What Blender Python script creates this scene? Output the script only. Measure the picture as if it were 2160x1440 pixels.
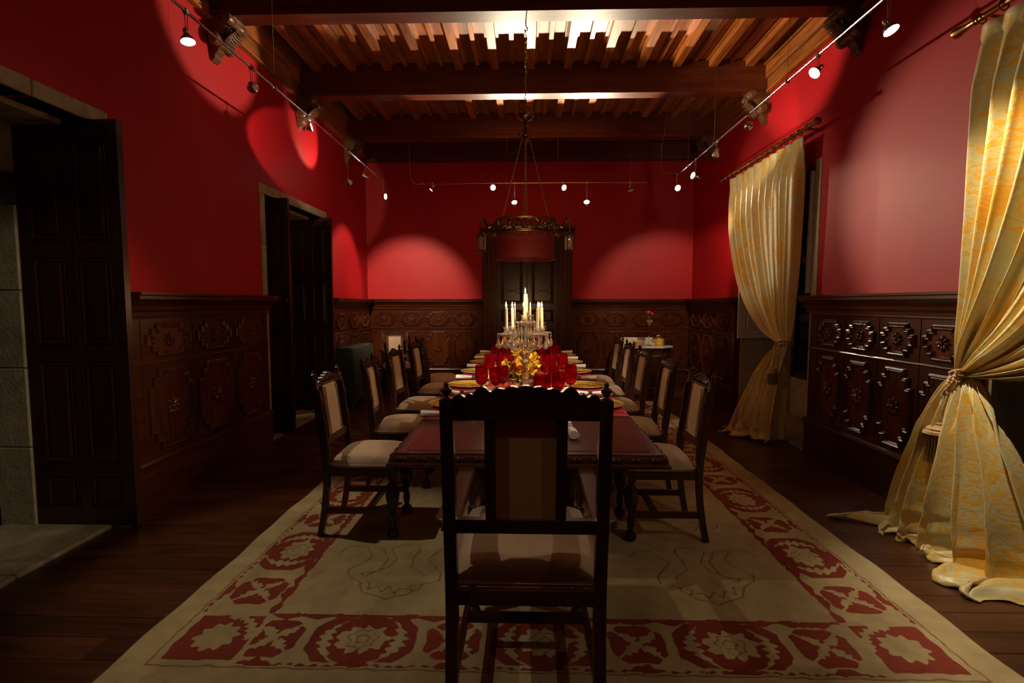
import bpy, bmesh, math, random
import numpy as np
from mathutils import Vector, Matrix, Euler, noise
random.seed(7)
PI = math.pi
R = math.radians
S = bpy.context.scene
col = S.collection
for o in list(bpy.data.objects): bpy.data.objects.remove(o)

# ------------------------------------------------------------------ camera
EYE = 1.42
cd = bpy.data.cameras.new('camera'); cam = bpy.data.objects.new('camera', cd); col.objects.link(cam)
cam.location = (0, 0, EYE)
cd.sensor_width = 36; cd.lens = 1090 / 2160 * 36; cd.clip_start = .05; cd.clip_end = 60
cam.rotation_euler = (R(90 - 4.2), 0, R(1.572))
S.camera = cam
# ------------------------------------------------------------------ world and exposure
w = bpy.data.worlds.new('world'); S.world = w; w.use_nodes = True
w.node_tree.nodes['Background'].inputs[0].default_value = (.9, .75, .6, 1)
w.node_tree.nodes['Background'].inputs[1].default_value = .012
S.view_settings.view_transform = 'Standard'; S.view_settings.look = 'None'
S.view_settings.exposure = 0.0; S.view_settings.gamma = 1
S.view_settings.use_curve_mapping = False

WARM = (1.0, .83, .57)
# every track lamp: (track, position along it, drop, target, watts, cone deg, blend, what it does)
LAMPS = [
 ('left', 1.00, .14, (0, 1.75, .85),      48, 42, .6, 'added fill spotlight out of view on the left track, aimed at the armchair'),  # unseen lamp added to fill the armchair back from the camera side
 ('left', 2.00, .14, (.05, 4.9, .76),     430, 22, .6, 'added unseen spotlight on the left track, brightening the table'),  # added out of view to brighten the table settings
 ('left', 3.15, .14, (-1.3, 2.8, 0),     75, 46, .5, 'bright spotlight nearest the camera on the left track, lens facing down'),
 ('left', 3.88, .13, (-2.62, 5.84, 3.08), 120, 29, .25, 'second spotlight on the left track, lens turned edge on'),
 ('left', 4.86, .11, (2.7, 5.4, 4.0), 850, 24, .5, 'spotlight on the left track beside the second carved corbel'),
 ('left', 5.93, .34, (-1.90, 8.5, 1.50), 330, 46, .6, 'spotlight hanging low below the left track with a bright lens'),
 ('left', 6.57, .14, (-2.62, 6.32, 3.38),   40, 60, .5, 'dull spotlight second from the far end of the left track'),
 ('left', 7.39, .22, (2.5, 6.05, 2.5),    230, 30, .5, 'small spotlight hanging at the far end of the left track'),
 ('right', 1.00, .14, (.5, 2.3, .0),     26, 60, .6, 'added fill spotlight out of view on the right track, aimed at the rug'),  # extra fill lamp outside the view, added for the front of the rug
 ('right', 1.50, .14, (-3.2, 2.95, .9),    240, 24, .6, 'added unseen spotlight on the right track, aimed at the near doorway'),  # lamp added out of view to light the stone of the near doorway
 ('right', 2.00, .14, (-.05, 4.0, .76),   340, 22, .6, 'added unseen spotlight on the right track, brightening the table'),  # second unseen lamp added for light on the laid table
 ('right', 3.09, .17, (2.45, 2.40, 1.4), 230, 62, .7, 'large spotlight nearest the camera on the right track, lens facing down'),
 ('right', 3.80, .10, (-.9, 3.0, .3),    60, 44, .5, 'dazzling round spotlight on the right track next to the near corbel'),
 ('right', 4.93, .10, (2.7, 6.3, 3.35),  22, 76, .6, 'spotlight on the right track beside the second corbel'),
 ('right', 5.73, .11, (2.25, 8.45, 1.3), 160, 52, .5, 'small spotlight above the far curtain rod on the right track'),
 ('right', 6.42, .20, (-2.62, 4.50, 3.74), 900, 16, .4, 'bright spotlight second from the far end of the right track'),
 ('right', 7.20, .16, (2.70, 4.25, 1.6), 90, 42, .8, 'dazzling spotlight at the far end of the right track'),
 ('back', -1.36, .06, (-2.62, 7.5, 1.7), 110, 56, .5, 'small spotlight at the left end of the back track'),
 ('back', -.50, .06, (2.55, 2.55, 2.0),  560, 34, .5, 'second spotlight from the left on the back track, close under the bar'),
 ('back', -.17, .30, (-.4, 5.6, 4.3),    430, 64, .3, 'spotlight on a long stem under the back track, left of the chandelier chains'),
 ('back', .52, .06, (2.70, 4.4, 1.6),   85, 30, .35, 'dazzling spotlight close under the middle of the back track'),
 ('back', .87, .30, (.5, 5.6, 4.3),    470, 64, .3, 'white round spotlight on a long stem under the back track'),
 ('back', 1.49, .08, None, 0, 0, 0, 'unlit spotlight near the right end of the back track'),
]

# ------------------------------------------------------------------ helpers
def tag(o, label=None, cat=None, group=None, kind=None):
    if label: o['label'] = label
    if cat: o['category'] = cat
    if group: o['group'] = group
    if kind: o['kind'] = kind
    return o

def empty(name, loc=(0, 0, 0), rz=0, parent=None):
    o = bpy.data.objects.new(name, None); col.objects.link(o)
    o.location = loc; o.rotation_euler = (0, 0, rz); o.parent = parent; o.empty_display_size = .1
    return o

def inst(name, me, parent=None, loc=(0, 0, 0), rot=(0, 0, 0), sc=(1, 1, 1)):
    o = bpy.data.objects.new(name, me); col.objects.link(o)
    o.parent = parent; o.location = loc; o.rotation_euler = rot; o.scale = sc
    return o

def copy_tree(o, parent=None):
    c = o.copy(); col.objects.link(c); c.parent = parent
    for ch in list(o.children): copy_tree(ch, c)
    return c

def offset_poly(pts, d):
    n = len(pts); out = []
    for i in range(n):
        p0 = Vector(pts[i - 1]); p1 = Vector(pts[i]); p2 = Vector(pts[(i + 1) % n])
        e1 = (p1 - p0).normalized(); e2 = (p2 - p1).normalized()
        n1 = Vector((-e1.y, e1.x)); n2 = Vector((-e2.y, e2.x))
        m = n1 + n2; m = m / max(.2, m.length_squared) * 2
        out.append((p1.x + m.x * d, p1.y + m.y * d))
    return out

class MB:
    def __init__(s): s.v = []; s.f = []; s.mi = []; s.M = None; s.cm = 0
    def av(s, vs):
        b = len(s.v)
        if s.M is not None: vs = [tuple(s.M @ Vector(v)) for v in vs]
        s.v.extend([tuple(v) for v in vs]); return b
    def af(s, f): s.f.append(tuple(f)); s.mi.append(s.cm)
    def box(s, x0, x1, y0, y1, z0, z1):
        b = s.av([(x0, y0, z0), (x1, y0, z0), (x1, y1, z0), (x0, y1, z0), (x0, y0, z1), (x1, y0, z1), (x1, y1, z1), (x0, y1, z1)])
        for f in ((0, 3, 2, 1), (4, 5, 6, 7), (0, 1, 5, 4), (1, 2, 6, 5), (2, 3, 7, 6), (3, 0, 4, 7)): s.af([b + i for i in f])
        return s
    def bbox(s, x0, x1, y0, y1, z0, z1, c=.004):
        # box with chamfered edges
        rings = []
        for z, k in ((z0, c), (z0 + c, 0), (z1 - c, 0), (z1, c)):
            rings.append([(x0 + c + k - c * (k == 0) * 0, y0 + k, z), (x1 - c - k, y0 + k, z), (x1 - k, y0 + c + k, z), (x1 - k, y1 - c - k, z), (x1 - c - k, y1 - k, z), (x0 + c + k, y1 - k, z), (x0 + k, y1 - c - k, z), (x0 + k, y0 + c + k, z)])
        s.loft(rings); return s
    def loft(s, rings, closed=True, caps=True):
        n = len(rings[0]); b = s.av([p for r_ in rings for p in r_])
        for i in range(len(rings) - 1):
            for j in range(n if closed else n - 1):
                k = (j + 1) % n
                s.af((b + i * n + j, b + i * n + k, b + (i + 1) * n + k, b + (i + 1) * n + j))
        if caps:
            s.af([b + j for j in range(n)][::-1]); s.af([b + (len(rings) - 1) * n + j for j in range(n)])
        return s
    def lathe(s, prof, seg=16, c=(0, 0, 0), caps=True, mod=None):
        rings = []
        for r_, z in prof:
            ring = []
            for j in range(seg):
                a = 2 * PI * j / seg; q = r_ * (mod(a, z) if mod else 1)
                ring.append((c[0] + q * math.cos(a), c[1] + q * math.sin(a), c[2] + z))
            rings.append(ring)
        s.loft(rings, caps=caps); return s
    def tube(s, pts, r_, seg=8, caps=True):
        pts = [Vector(p) for p in pts]; rings = []
        up = Vector((0, 0, 1)); prev = None
        for i, p in enumerate(pts):
            t = (pts[min(i + 1, len(pts) - 1)] - pts[max(i - 1, 0)]).normalized()
            if prev is None:
                a = up if abs(t.z) < .9 else Vector((1, 0, 0)); n_ = t.cross(a).normalized()
            else: n_ = (prev - t * prev.dot(t)).normalized()
            prev = n_; b_ = t.cross(n_); rr = r_[i] if isinstance(r_, (list, tuple)) else r_
            rings.append([tuple(p + (n_ * math.cos(2 * PI * j / seg) + b_ * math.sin(2 * PI * j / seg)) * rr) for j in range(seg)])
        s.loft(rings, caps=caps); return s
    def prism(s, poly, a0, a1, fn):
        s.loft([[fn(p[0], p[1], a0) for p in poly], [fn(p[0], p[1], a1) for p in poly]]); return s
    def torus(s, c, R0, r_, seg=24, ts=8, M=None, a0=0, a1=2 * PI):
        M = M or Matrix.Identity(3); full = abs(a1 - a0 - 2 * PI) < 1e-4
        n = seg if full else seg + 1; b = len(s.v); vs = []
        for i in range(n):
            a = a0 + (a1 - a0) * i / seg
            for j in range(ts):
                t = 2 * PI * j / ts
                v = M @ Vector(((R0 + r_ * math.cos(t)) * math.cos(a), (R0 + r_ * math.cos(t)) * math.sin(a), r_ * math.sin(t)))
                vs.append((c[0] + v.x, c[1] + v.y, c[2] + v.z))
        b = s.av(vs)
        for i in range(n if full else n - 1):
            k = (i + 1) % n
            for j in range(ts):
                l = (j + 1) % ts
                s.af((b + i * ts + j, b + k * ts + j, b + k * ts + l, b + i * ts + l))
        return s
    def sphere(s, c, r_, seg=12, rg=8, sc=(1, 1, 1)):
        prof = [(r_ * math.sin(PI * max(.02, min(.98, i / rg))) * 1, -r_ * math.cos(PI * i / rg) * sc[2]) for i in range(rg + 1)]
        rings = [[(c[0] + q * math.cos(2 * PI * j / seg) * sc[0], c[1] + q * math.sin(2 * PI * j / seg) * sc[1], c[2] + z) for j in range(seg)] for q, z in prof]
        s.loft(rings); return s
    def mesh(s, name, mat, smooth=True, ang=38, recalc=True):
        me = bpy.data.meshes.new(name); me.from_pydata(s.v, [], s.f)
        mats = mat if isinstance(mat, (list, tuple)) else [mat]
        for m in mats: me.materials.append(m)
        if len(mats) > 1: me.polygons.foreach_set('material_index', s.mi)
        if recalc:
            bm = bmesh.new(); bm.from_mesh(me); bmesh.ops.recalc_face_normals(bm, faces=bm.faces); bm.to_mesh(me); bm.free()
        if smooth:
            me.polygons.foreach_set('use_smooth', [True] * len(me.polygons)); me.set_sharp_from_angle(angle=R(ang))
        me.update(); return me
    def build(s, name, mat, parent=None, loc=(0, 0, 0), rot=(0, 0, 0), **k):
        return inst(name, s.mesh(name, mat, **k), parent, loc, rot)

# ------------------------------------------------------------------ materials
class NT:
    def __init__(s, name):
        s.m = bpy.data.materials.new(name); s.m.use_nodes = True; s.t = s.m.node_tree
        s.b = s.t.nodes['Principled BSDF']
    def n(s, typ, **kw):
        nd = s.t.nodes.new(typ)
        for k, v in kw.items():
            if k == 'inp':
                for kk, vv in v.items():
                    if isinstance(vv, tuple) and len(vv) == 2 and hasattr(vv[0], 'outputs'): s.t.links.new(vv[0].outputs[vv[1]], nd.inputs[kk])
                    else: nd.inputs[kk].default_value = vv
            else: setattr(nd, k, v)
        return nd
    def math(s, op, a, b=None, c=None, clamp=False):
        nd = s.t.nodes.new('ShaderNodeMath'); nd.operation = op; nd.use_clamp = clamp
        for i, v in enumerate((a, b, c)):
            if v is None: continue
            if isinstance(v, (int, float)): nd.inputs[i].default_value = v
            else: s.t.links.new(v, nd.inputs[i])
        return nd.outputs[0]
    def ramp(s, fac, stops, interp='LINEAR'):
        nd = s.t.nodes.new('ShaderNodeValToRGB'); nd.color_ramp.interpolation = interp
        cr = nd.color_ramp
        while len(cr.elements) < len(stops): cr.elements.new(.5)
        for e, (p, c) in zip(cr.elements, stops):
            e.position = p; e.color = (c[0], c[1], c[2], 1) if not isinstance(c, (int, float)) else (c, c, c, 1)
        s.t.links.new(fac, nd.inputs[0]); return nd.outputs[0]
    def mix(s, fac, a, b):
        nd = s.t.nodes.new('ShaderNodeMix'); nd.data_type = 'RGBA'
        for i, v in ((0, fac), (6, a), (7, b)):
            if isinstance(v, (int, float)): nd.inputs[i].default_value = v
            elif isinstance(v, tuple): nd.inputs[i].default_value = (*v, 1)
            else: s.t.links.new(v, nd.inputs[i])
        return nd.outputs[2]
    def bump(s, h, st=.3, dist=.01):
        nd = s.n('ShaderNodeBump'); nd.inputs['Strength'].default_value = st; nd.inputs['Distance'].default_value = dist
        s.t.links.new(h, nd.inputs['Height']); s.t.links.new(nd.outputs[0], s.b.inputs['Normal'])
    def set(s, color=None, rough=None, metal=None, **kw):
        for k, v in (('Base Color', color), ('Roughness', rough), ('Metallic', metal)):
            if v is None: continue
            if isinstance(v, tuple): s.b.inputs[k].default_value = (*v, 1)
            elif isinstance(v, (int, float)): s.b.inputs[k].default_value = v
            else: s.t.links.new(v, s.b.inputs[k])
        for k, v in kw.items(): s.b.inputs[k.replace('_', ' ')].default_value = v
        return s.m

def coords(nt, kind='Object', scale=(1, 1, 1)):
    tc = nt.n('ShaderNodeTexCoord'); mp = nt.n('ShaderNodeMapping'); mp.inputs['Scale'].default_value = scale
    nt.t.links.new(tc.outputs[kind], mp.inputs[0]); return mp.outputs[0]

def noise_tex(nt, vec, scale, detail=4, rough=.55, dist=0):
    nd = nt.n('ShaderNodeTexNoise'); nd.inputs['Scale'].default_value = scale; nd.inputs['Detail'].default_value = detail
    nd.inputs['Roughness'].default_value = rough; nd.inputs['Distortion'].default_value = dist
    nt.t.links.new(vec, nd.inputs['Vector']); return nd.outputs[0]

def plain(name, c, rough=.5, metal=0, var=.12, nscale=20, bump=.1, **kw):
    nt = NT(name); v = coords(nt); n_ = noise_tex(nt, v, nscale)
    colr = nt.ramp(n_, [(.3, tuple(x * (1 - var) for x in c)), (.7, tuple(min(1, x * (1 + var)) for x in c))])
    if bump: nt.bump(n_, bump, .003)
    return nt.set(colr, rough, metal, **kw)

def wood(name, c0, c1, rough=.35, axis=0, knots=False, gscale=1, bump=.15, tint=True, **kw):
    nt = NT(name); sc = [14, 14, 14]; sc[axis] = 1.1
    tc = nt.n('ShaderNodeTexCoord'); oi = nt.n('ShaderNodeObjectInfo')
    add = nt.n('ShaderNodeVectorMath', operation='ADD'); nt.t.links.new(tc.outputs['Object'], add.inputs[0])
    cmb = nt.n('ShaderNodeCombineXYZ')
    for i in range(3): nt.t.links.new(nt.math('MULTIPLY', oi.outputs['Random'], 7.0 + i * 3), cmb.inputs[i])
    nt.t.links.new(cmb.outputs[0], add.inputs[1])
    mp = nt.n('ShaderNodeMapping'); mp.inputs['Scale'].default_value = [x * gscale for x in sc]; nt.t.links.new(add.outputs[0], mp.inputs[0])
    n1 = noise_tex(nt, mp.outputs[0], 1.6, 6, .65, .6)
    n2 = noise_tex(nt, mp.outputs[0], 7, 3, .6, .2)
    f = nt.math('ADD', nt.math('MULTIPLY', n1, .75), nt.math('MULTIPLY', n2, .25))
    c = nt.ramp(f, [(.32, c0), (.5, tuple((a + b) / 2 for a, b in zip(c0, c1))), (.68, c1)])
    if tint:
        hv = nt.n('ShaderNodeHueSaturation'); nt.t.links.new(c, hv.inputs['Color'])
        nt.t.links.new(nt.math('ADD', nt.math('MULTIPLY', oi.outputs['Random'], .5), .75), hv.inputs['Value']); c = hv.outputs[0]
    if knots:
        vo = nt.n('ShaderNodeTexVoronoi'); mp2 = nt.n('ShaderNodeMapping'); s2 = [9, 9, 9]; s2[axis] = 2.2
        mp2.inputs['Scale'].default_value = s2; nt.t.links.new(add.outputs[0], mp2.inputs[0]); nt.t.links.new(mp2.outputs[0], vo.inputs[0])
        k = nt.math('LESS_THAN', vo.outputs['Distance'], .13); c = nt.mix(nt.math('MULTIPLY', k, .7), c, tuple(x * .25 for x in c0))
    nt.bump(f, bump, .004)
    return nt.set(c, rough, 0, **kw)

M = {}
def build_materials():
    M['dark'] = wood('dark_wood', (.020, .006, .004), (.055, .015, .008), .28, 2)
    M['darkx'] = wood('dark_wood_across', (.028, .009, .006), (.075, .022, .012), .33, 0)
    M['darky'] = wood('dark_wood_deep', (.03, .010, .006), (.08, .024, .013), .33, 1)
    M['panel'] = wood('wainscot_wood', (.034, .006, .0018), (.105, .023, .005), .27, 2, Specular_IOR_Level=.4)
    M['panelx'] = wood('wainscot_wood_across', (.028, .005, .0016), (.085, .018, .0045), .28, 0, Specular_IOR_Level=.4)
    M['gloss'] = wood('polished_rosette_wood', (.034, .006, .0018), (.105, .023, .005), .16, 2)
    M['chair'] = wood('chair_wood', (.030, .011, .008), (.075, .024, .015), .27, 2)
    M['chairx'] = wood('chair_wood_across', (.030, .011, .008), (.075, .024, .015), .27, 0)
    M['tabley'] = wood('table_wood', (.042, .013, .007), (.092, .029, .014), .28, 1, bump=.05, tint=False)
    M['beam'] = wood('beam_wood', (.055, .0075, .0016), (.15, .028, .006), .42, 0, knots=True, tint=False)
    M['ceil'] = wood('ceiling_wood', (.12, .024, .0035), (.46, .145, .026), .45, 1, knots=True)
    M['floor'] = wood('floor_wood', (.036, .011, .0045), (.105, .034, .012), .30, 0)
    M['carved'] = plain('carved_wood', (.125, .052, .020), .35, 0, .35, 30)
    nt = NT('red_wall'); v = coords(nt); n1 = noise_tex(nt, v, 260, 3); n2 = noise_tex(nt, v, 1.3, 3)
    c = nt.ramp(n2, [(.3, (.36, .004, .008)), (.7, (.42, .006, .010))]); nt.bump(n1, .25, .002)
    M['red'] = nt.set(c, .55, 0, Specular_IOR_Level=.30)
    nt = NT('stone'); v = coords(nt); n1 = noise_tex(nt, v, 5, 8, .7); n2 = noise_tex(nt, v, 60, 4)
    c = nt.ramp(n1, [(.3, (.20, .165, .10)), (.55, (.36, .31, .20)), (.75, (.45, .40, .28))]); nt.bump(nt.math('ADD', n1, n2), .5, .01)
    M['stone'] = nt.set(c, .8)
    M['plaster'] = plain('plaster', (.36, .32, .22), .85, 0, .15, 9, .3)
    M['white'] = plain('lavender_white_paint', (.62, .58, .68), .45, 0, .04, 8, .03)
    M['hall'] = plain('dim_passage_plaster', (.05, .04, .03), .9)  # darkness of the unlit passage is put into the plaster colour
    # velvet / linen upholstery
    nt = NT('beige_velvet'); v = coords(nt); n1 = noise_tex(nt, v, 3.5, 4, .6, .4); n2 = noise_tex(nt, v, 420, 2)
    c = nt.ramp(n1, [(.3, (.40, .265, .165)), (.7, (.56, .40, .27))]); nt.bump(n2, .3, .001)
    M['velvet'] = nt.set(c, .85, 0, Sheen_Weight=.5, Sheen_Roughness=.4)
    nt = NT('back_cloth'); v = coords(nt); n1 = noise_tex(nt, v, 4, 3); n2 = noise_tex(nt, v, 500, 2)
    c = nt.ramp(n1, [(.3, (.50, .27, .09)), (.7, (.62, .36, .13))]); nt.bump(n2, .3, .001); M['backcloth'] = nt.set(c, .9)
    M['napkin'] = plain('white_linen', (.85, .80, .76), .8, 0, .05, 60, .3)
    M['mat'] = plain('crimson_cloth', (.52, .010, .035), .6, 0, .12, 90, .25)
    M['silver'] = plain('polished_silver', (.80, .76, .70), .16, 1, .05)
    M['steel'] = plain('brushed_steel', (.62, .60, .57), .26, 1, .05)
    M['wire'] = plain('steel_wire', (.35, .25, .2), .4, 1, .05)
    M['brass'] = plain('aged_brass', (.42, .27, .09), .30, 1, .25, 40)
    M['bronze'] = plain('dark_bronze', (.15, .10, .055), .36, 1, .5, 50)
    M['chain'] = plain('worn_bronze_chain', (.42, .29, .15), .35, 1, .3, 50)
    M['iron'] = plain('dark_green_cast_iron', (.055, .085, .072), .38, .3, .2, 40)
    M['wax'] = plain('ivory_wax', (.90, .80, .62), .5, 0, .02, 10, .02, Subsurface_Weight=.5, Subsurface_Scale=.02)
    M['marble'] = plain('pale_marble', (.62, .60, .52), .2, 0, .2, 6, .02)
    M['sand'] = plain('sand', (.50, .36, .17), .9, 0, .2, 120, .5)
    M['petal'] = plain('red_petals', (.75, .012, .06), .6, 0, .3, 80)
    M['green'] = plain('leaf_green', (.10, .20, .04), .6, 0, .3, 40)
    M['cord'] = plain('gold_cord', (.42, .24, .07), .5, 0, .4, 160, .5, Sheen_Weight=.5)
    M['fringe'] = plain('brown_gold_fringe', (.16, .085, .025), .5, 0, .5, 200)
    M['shade'] = plain('red_silk_fringe', (.15, .005, .006), .6, 0, .2, 90, Transmission_Weight=.0)
    M['shade'].node_tree.nodes['Principled BSDF'].inputs['Alpha'].default_value = .68
    for k, cc in (('leaf_o', (.85, .40, .02)), ('leaf_y', (.88, .62, .05)), ('leaf_g', (.42, .44, .06)), ('leaf_r', (.62, .12, .02))):
        M[k] = plain('autumn_' + k, cc, .5, 0, .3, 30)
    def glass(name, c, rough=0, ior=1.5, tr=1.0):
        nt = NT(name); return nt.set(c, rough, 0, Transmission_Weight=tr, IOR=ior)
    M['crystal'] = glass('crystal', (1, .97, .92), 0.02, 1.55, .90)
    M['clear'] = glass('clear_glass', (.97, .98, .96), 0, 1.45)
    M['ruby'] = glass('ruby_glass', (.74, .002, .028), 0, 1.42, .93)
    M['pane'] = glass('night_pane', (.05, .05, .06), 0, 1.45)
    def emit(name, c, st):
        nt = NT(name); return nt.set((0, 0, 0), .5, 0, Emission_Color=(*c, 1), Emission_Strength=st)
    M['bulb'] = emit('lit_lens', (1, .88, .72), 26)
    M['flame'] = emit('flame', (1, .62, .22), 16)
    M['flame_core'] = emit('flame_core', (1, .72, .34), 15)
    M['off'] = plain('unlit_lens', (.6, .6, .6), .2)
    # plates: gold and green mosaic rim, orange ring, gold centre
    nt = NT('painted_plate'); tc = nt.n('ShaderNodeTexCoord'); sp = nt.n('ShaderNodeSeparateXYZ'); nt.t.links.new(tc.outputs['Object'], sp.inputs[0])
    r_ = nt.math('SQRT', nt.math('ADD', nt.math('POWER', sp.outputs[0], 2), nt.math('POWER', sp.outputs[1], 2)))
    rn = nt.math('DIVIDE', r_, .165)
    gold = (.80, .47, .03); olive = (.42, .33, .03); org = (.72, .15, .02); yel = (.88, .66, .05)
    c = nt.ramp(rn, [(0, yel), (.16, yel), (.18, olive), (.30, gold), (.32, olive), (.40, org), (.52, org), (.54, olive), (.62, gold), (.70, org), (.74, gold), (.80, olive), (.86, gold), (.93, olive), (.955, org), (.97, (.9, .85, .75))], 'CONSTANT')
    vo = nt.n('ShaderNodeTexVoronoi'); vo.inputs['Scale'].default_value = 95; nt.t.links.new(tc.outputs['Object'], vo.inputs[0])
    k = nt.math('GREATER_THAN', vo.outputs['Distance'], .52)
    n2 = noise_tex(nt, tc.outputs['Object'], 45, 2)
    k2 = nt.math('MULTIPLY', nt.math('GREATER_THAN', rn, .56), nt.math('GREATER_THAN', n2, .62))
    c = nt.mix(nt.math('MULTIPLY', k2, .75), c, (.85, .60, .05))
    c = nt.mix(nt.math('MULTIPLY', nt.math('MULTIPLY', k, nt.math('LESS_THAN', rn, .95)), .6), c, (.12, .10, .01))
    M['plate'] = nt.set(c, .12, 0, Coat_Weight=.5)
    nt = NT('painted_side_plate'); tc = nt.n('ShaderNodeTexCoord'); sp = nt.n('ShaderNodeSeparateXYZ'); nt.t.links.new(tc.outputs['Object'], sp.inputs[0])
    r_ = nt.math('SQRT', nt.math('ADD', nt.math('POWER', sp.outputs[0], 2), nt.math('POWER', sp.outputs[1], 2)))
    n2 = noise_tex(nt, tc.outputs['Object'], 90, 2)
    c = nt.ramp(nt.math('DIVIDE', r_, .085), [(0, (.9, .86, .78)), (.62, (.75, .30, .03)), (.70, gold), (.78, (.75, .25, .03)), (.97, (.9, .85, .75))], 'CONSTANT')
    c = nt.mix(nt.math('MULTIPLY', nt.math('GREATER_THAN', nt.math('DIVIDE', r_, .085), .66), nt.math('GREATER_THAN', n2, .56)), c, (.35, .28, .04))
    M['side_plate'] = nt.set(c, .12, 0)
    nt = NT('painted_porcelain'); v = coords(nt); vo = nt.n('ShaderNodeTexVoronoi'); vo.inputs['Scale'].default_value = 60; nt.t.links.new(v, vo.inputs[0])
    c = nt.ramp(vo.outputs['Distance'], [(.1, (.80, .52, .04)), (.4, (.72, .28, .03)), (.6, (.85, .62, .12))]); M['porcelain'] = nt.set(c, .12, 0)
    # brocade curtain silk: sage ground, golden scrolls and leaves
    nt = NT('gold_brocade'); tc = nt.n('ShaderNodeTexCoord'); uv = tc.outputs['UV']
    n0 = nt.n('ShaderNodeTexNoise'); n0.inputs['Scale'].default_value = 9; nt.t.links.new(uv, n0.inputs['Vector'])
    vm = nt.n('ShaderNodeVectorMath', operation='SCALE'); nt.t.links.new(n0.outputs['Color'], vm.inputs[0]); vm.inputs['Scale'].default_value = .05
    va = nt.n('ShaderNodeVectorMath', operation='ADD'); nt.t.links.new(uv, va.inputs[0]); nt.t.links.new(vm.outputs[0], va.inputs[1]); p = va.outputs[0]
    vo = nt.n('ShaderNodeTexVoronoi'); vo.inputs['Scale'].default_value = 5.0; vo.voronoi_dimensions = '2D'; nt.t.links.new(p, vo.inputs['Vector'])
    ps = nt.n('ShaderNodeVectorMath', operation='SUBTRACT'); nt.t.links.new(p, ps.inputs[0])
    nt.t.links.new(vo.outputs['Position'], ps.inputs[1])
    sp = nt.n('ShaderNodeSeparateXYZ'); nt.t.links.new(ps.outputs[0], sp.inputs[0])
    ang = nt.math('ARCTAN2', sp.outputs[1], sp.outputs[0]); rr = nt.math('SQRT', nt.math('ADD', nt.math('POWER', sp.outputs[0], 2), nt.math('POWER', sp.outputs[1], 2)))
    spiral = nt.math('SINE', nt.math('ADD', nt.math('MULTIPLY', rr, 190), ang))
    s1 = nt.math('MULTIPLY', nt.math('GREATER_THAN', spiral, .45), nt.math('LESS_THAN', rr, .065))
    petals = nt.math('SINE', nt.math('MULTIPLY', ang, 9)); s2 = nt.math('MULTIPLY', nt.math('GREATER_THAN', nt.math('ADD', rr, nt.math('MULTIPLY', petals, .012)), .088), nt.math('LESS_THAN', rr, .105))
    n3 = noise_tex(nt, p, 14, 3, .5, 1.2); s3 = nt.math('GREATER_THAN', nt.math('ABSOLUTE', nt.math('SUBTRACT', nt.math('FRACT', nt.math('MULTIPLY', n3, 6)), .5)), .36)
    n4 = noise_tex(nt, p, 3.2, 2, .5, .5); s4 = nt.math('GREATER_THAN', n4, .61)
    leafm = nt.math('MULTIPLY', s3, nt.math('GREATER_THAN', n4, .47))
    pat = nt.math('MAXIMUM', nt.math('MAXIMUM', s1, s2), leafm, clamp=True)
    ground = nt.mix(s4, (.60, .54, .30), (.64, .40, .07))
    c = nt.mix(nt.math('MULTIPLY', pat, .9), ground, (.74, .42, .05))
    weave = noise_tex(nt, uv, 300, 2); wrink = noise_tex(nt, uv, 22, 4, .6, .8)
    nt.bump(nt.math('ADD', nt.math('ADD', nt.math('MULTIPLY', pat, .8), nt.math('MULTIPLY', weave, .2)), nt.math('MULTIPLY', wrink, 1.3)), .5, .004)
    M['brocade'] = nt.set(c, .33, 0, Sheen_Weight=.4, Sheen_Roughness=.3)
    nt = NT('curtain_lining'); M['lining'] = nt.set((.34, .27, .12), .8)
    # rug: 'red' attribute is a signed distance, 'line' a distance to the thin drawn lines
    nt = NT('woven_rug'); tc = nt.n('ShaderNodeTexCoord')
    a1 = nt.n('ShaderNodeAttribute', attribute_name='red'); a2 = nt.n('ShaderNodeAttribute', attribute_name='line')
    n1 = noise_tex(nt, tc.outputs['Object'], 1.7, 5, .6); n2 = noise_tex(nt, tc.outputs['Object'], 260, 2); mp = nt.n('ShaderNodeMapping'); mp.inputs['Scale'].default_value = (12, 160, 1)
    nt.t.links.new(tc.outputs['Object'], mp.inputs[0]); n5 = noise_tex(nt, mp.outputs[0], 1.5, 3)
    n6 = noise_tex(nt, tc.outputs['Object'], 6.5, 4, .6)
    ivory = nt.ramp(nt.math('ADD', nt.math('MULTIPLY', n1, .5), nt.math('ADD', nt.math('MULTIPLY', n6, .35), nt.math('MULTIPLY', n5, .15))), [(.36, (.28, .205, .10)), (.52, (.41, .32, .165)), (.66, (.50, .40, .22))])
    redc = nt.ramp(n5, [(.3, (.15, .018, .008)), (.7, (.25, .036, .015))])
    k = nt.math('ADD', nt.math('MULTIPLY', a1.outputs['Fac'], 220), .5, clamp=True)
    c = nt.mix(k, ivory, redc)
    ln = nt.math('SUBTRACT', 1, nt.math('MULTIPLY', nt.math('SUBTRACT', a2.outputs['Fac'], .0042), 300), clamp=True)
    c = nt.mix(nt.math('MULTIPLY', ln, .75), c, (.16, .045, .02))
    nt.bump(nt.math('ADD', n2, nt.math('MULTIPLY', n6, 1.0)), .35, .004)
    M['rug'] = nt.set(c, .95, 0)
build_materials()

# ------------------------------------------------------------------ room shell
XL, XR, YB, ZC, ZT = -2.64, 2.71, 8.58, 3.78, 4.20
XLo, XRo = -3.32, 3.45
Y0 = -.6
def struct(o): o['kind'] = 'structure'; return o

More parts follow.
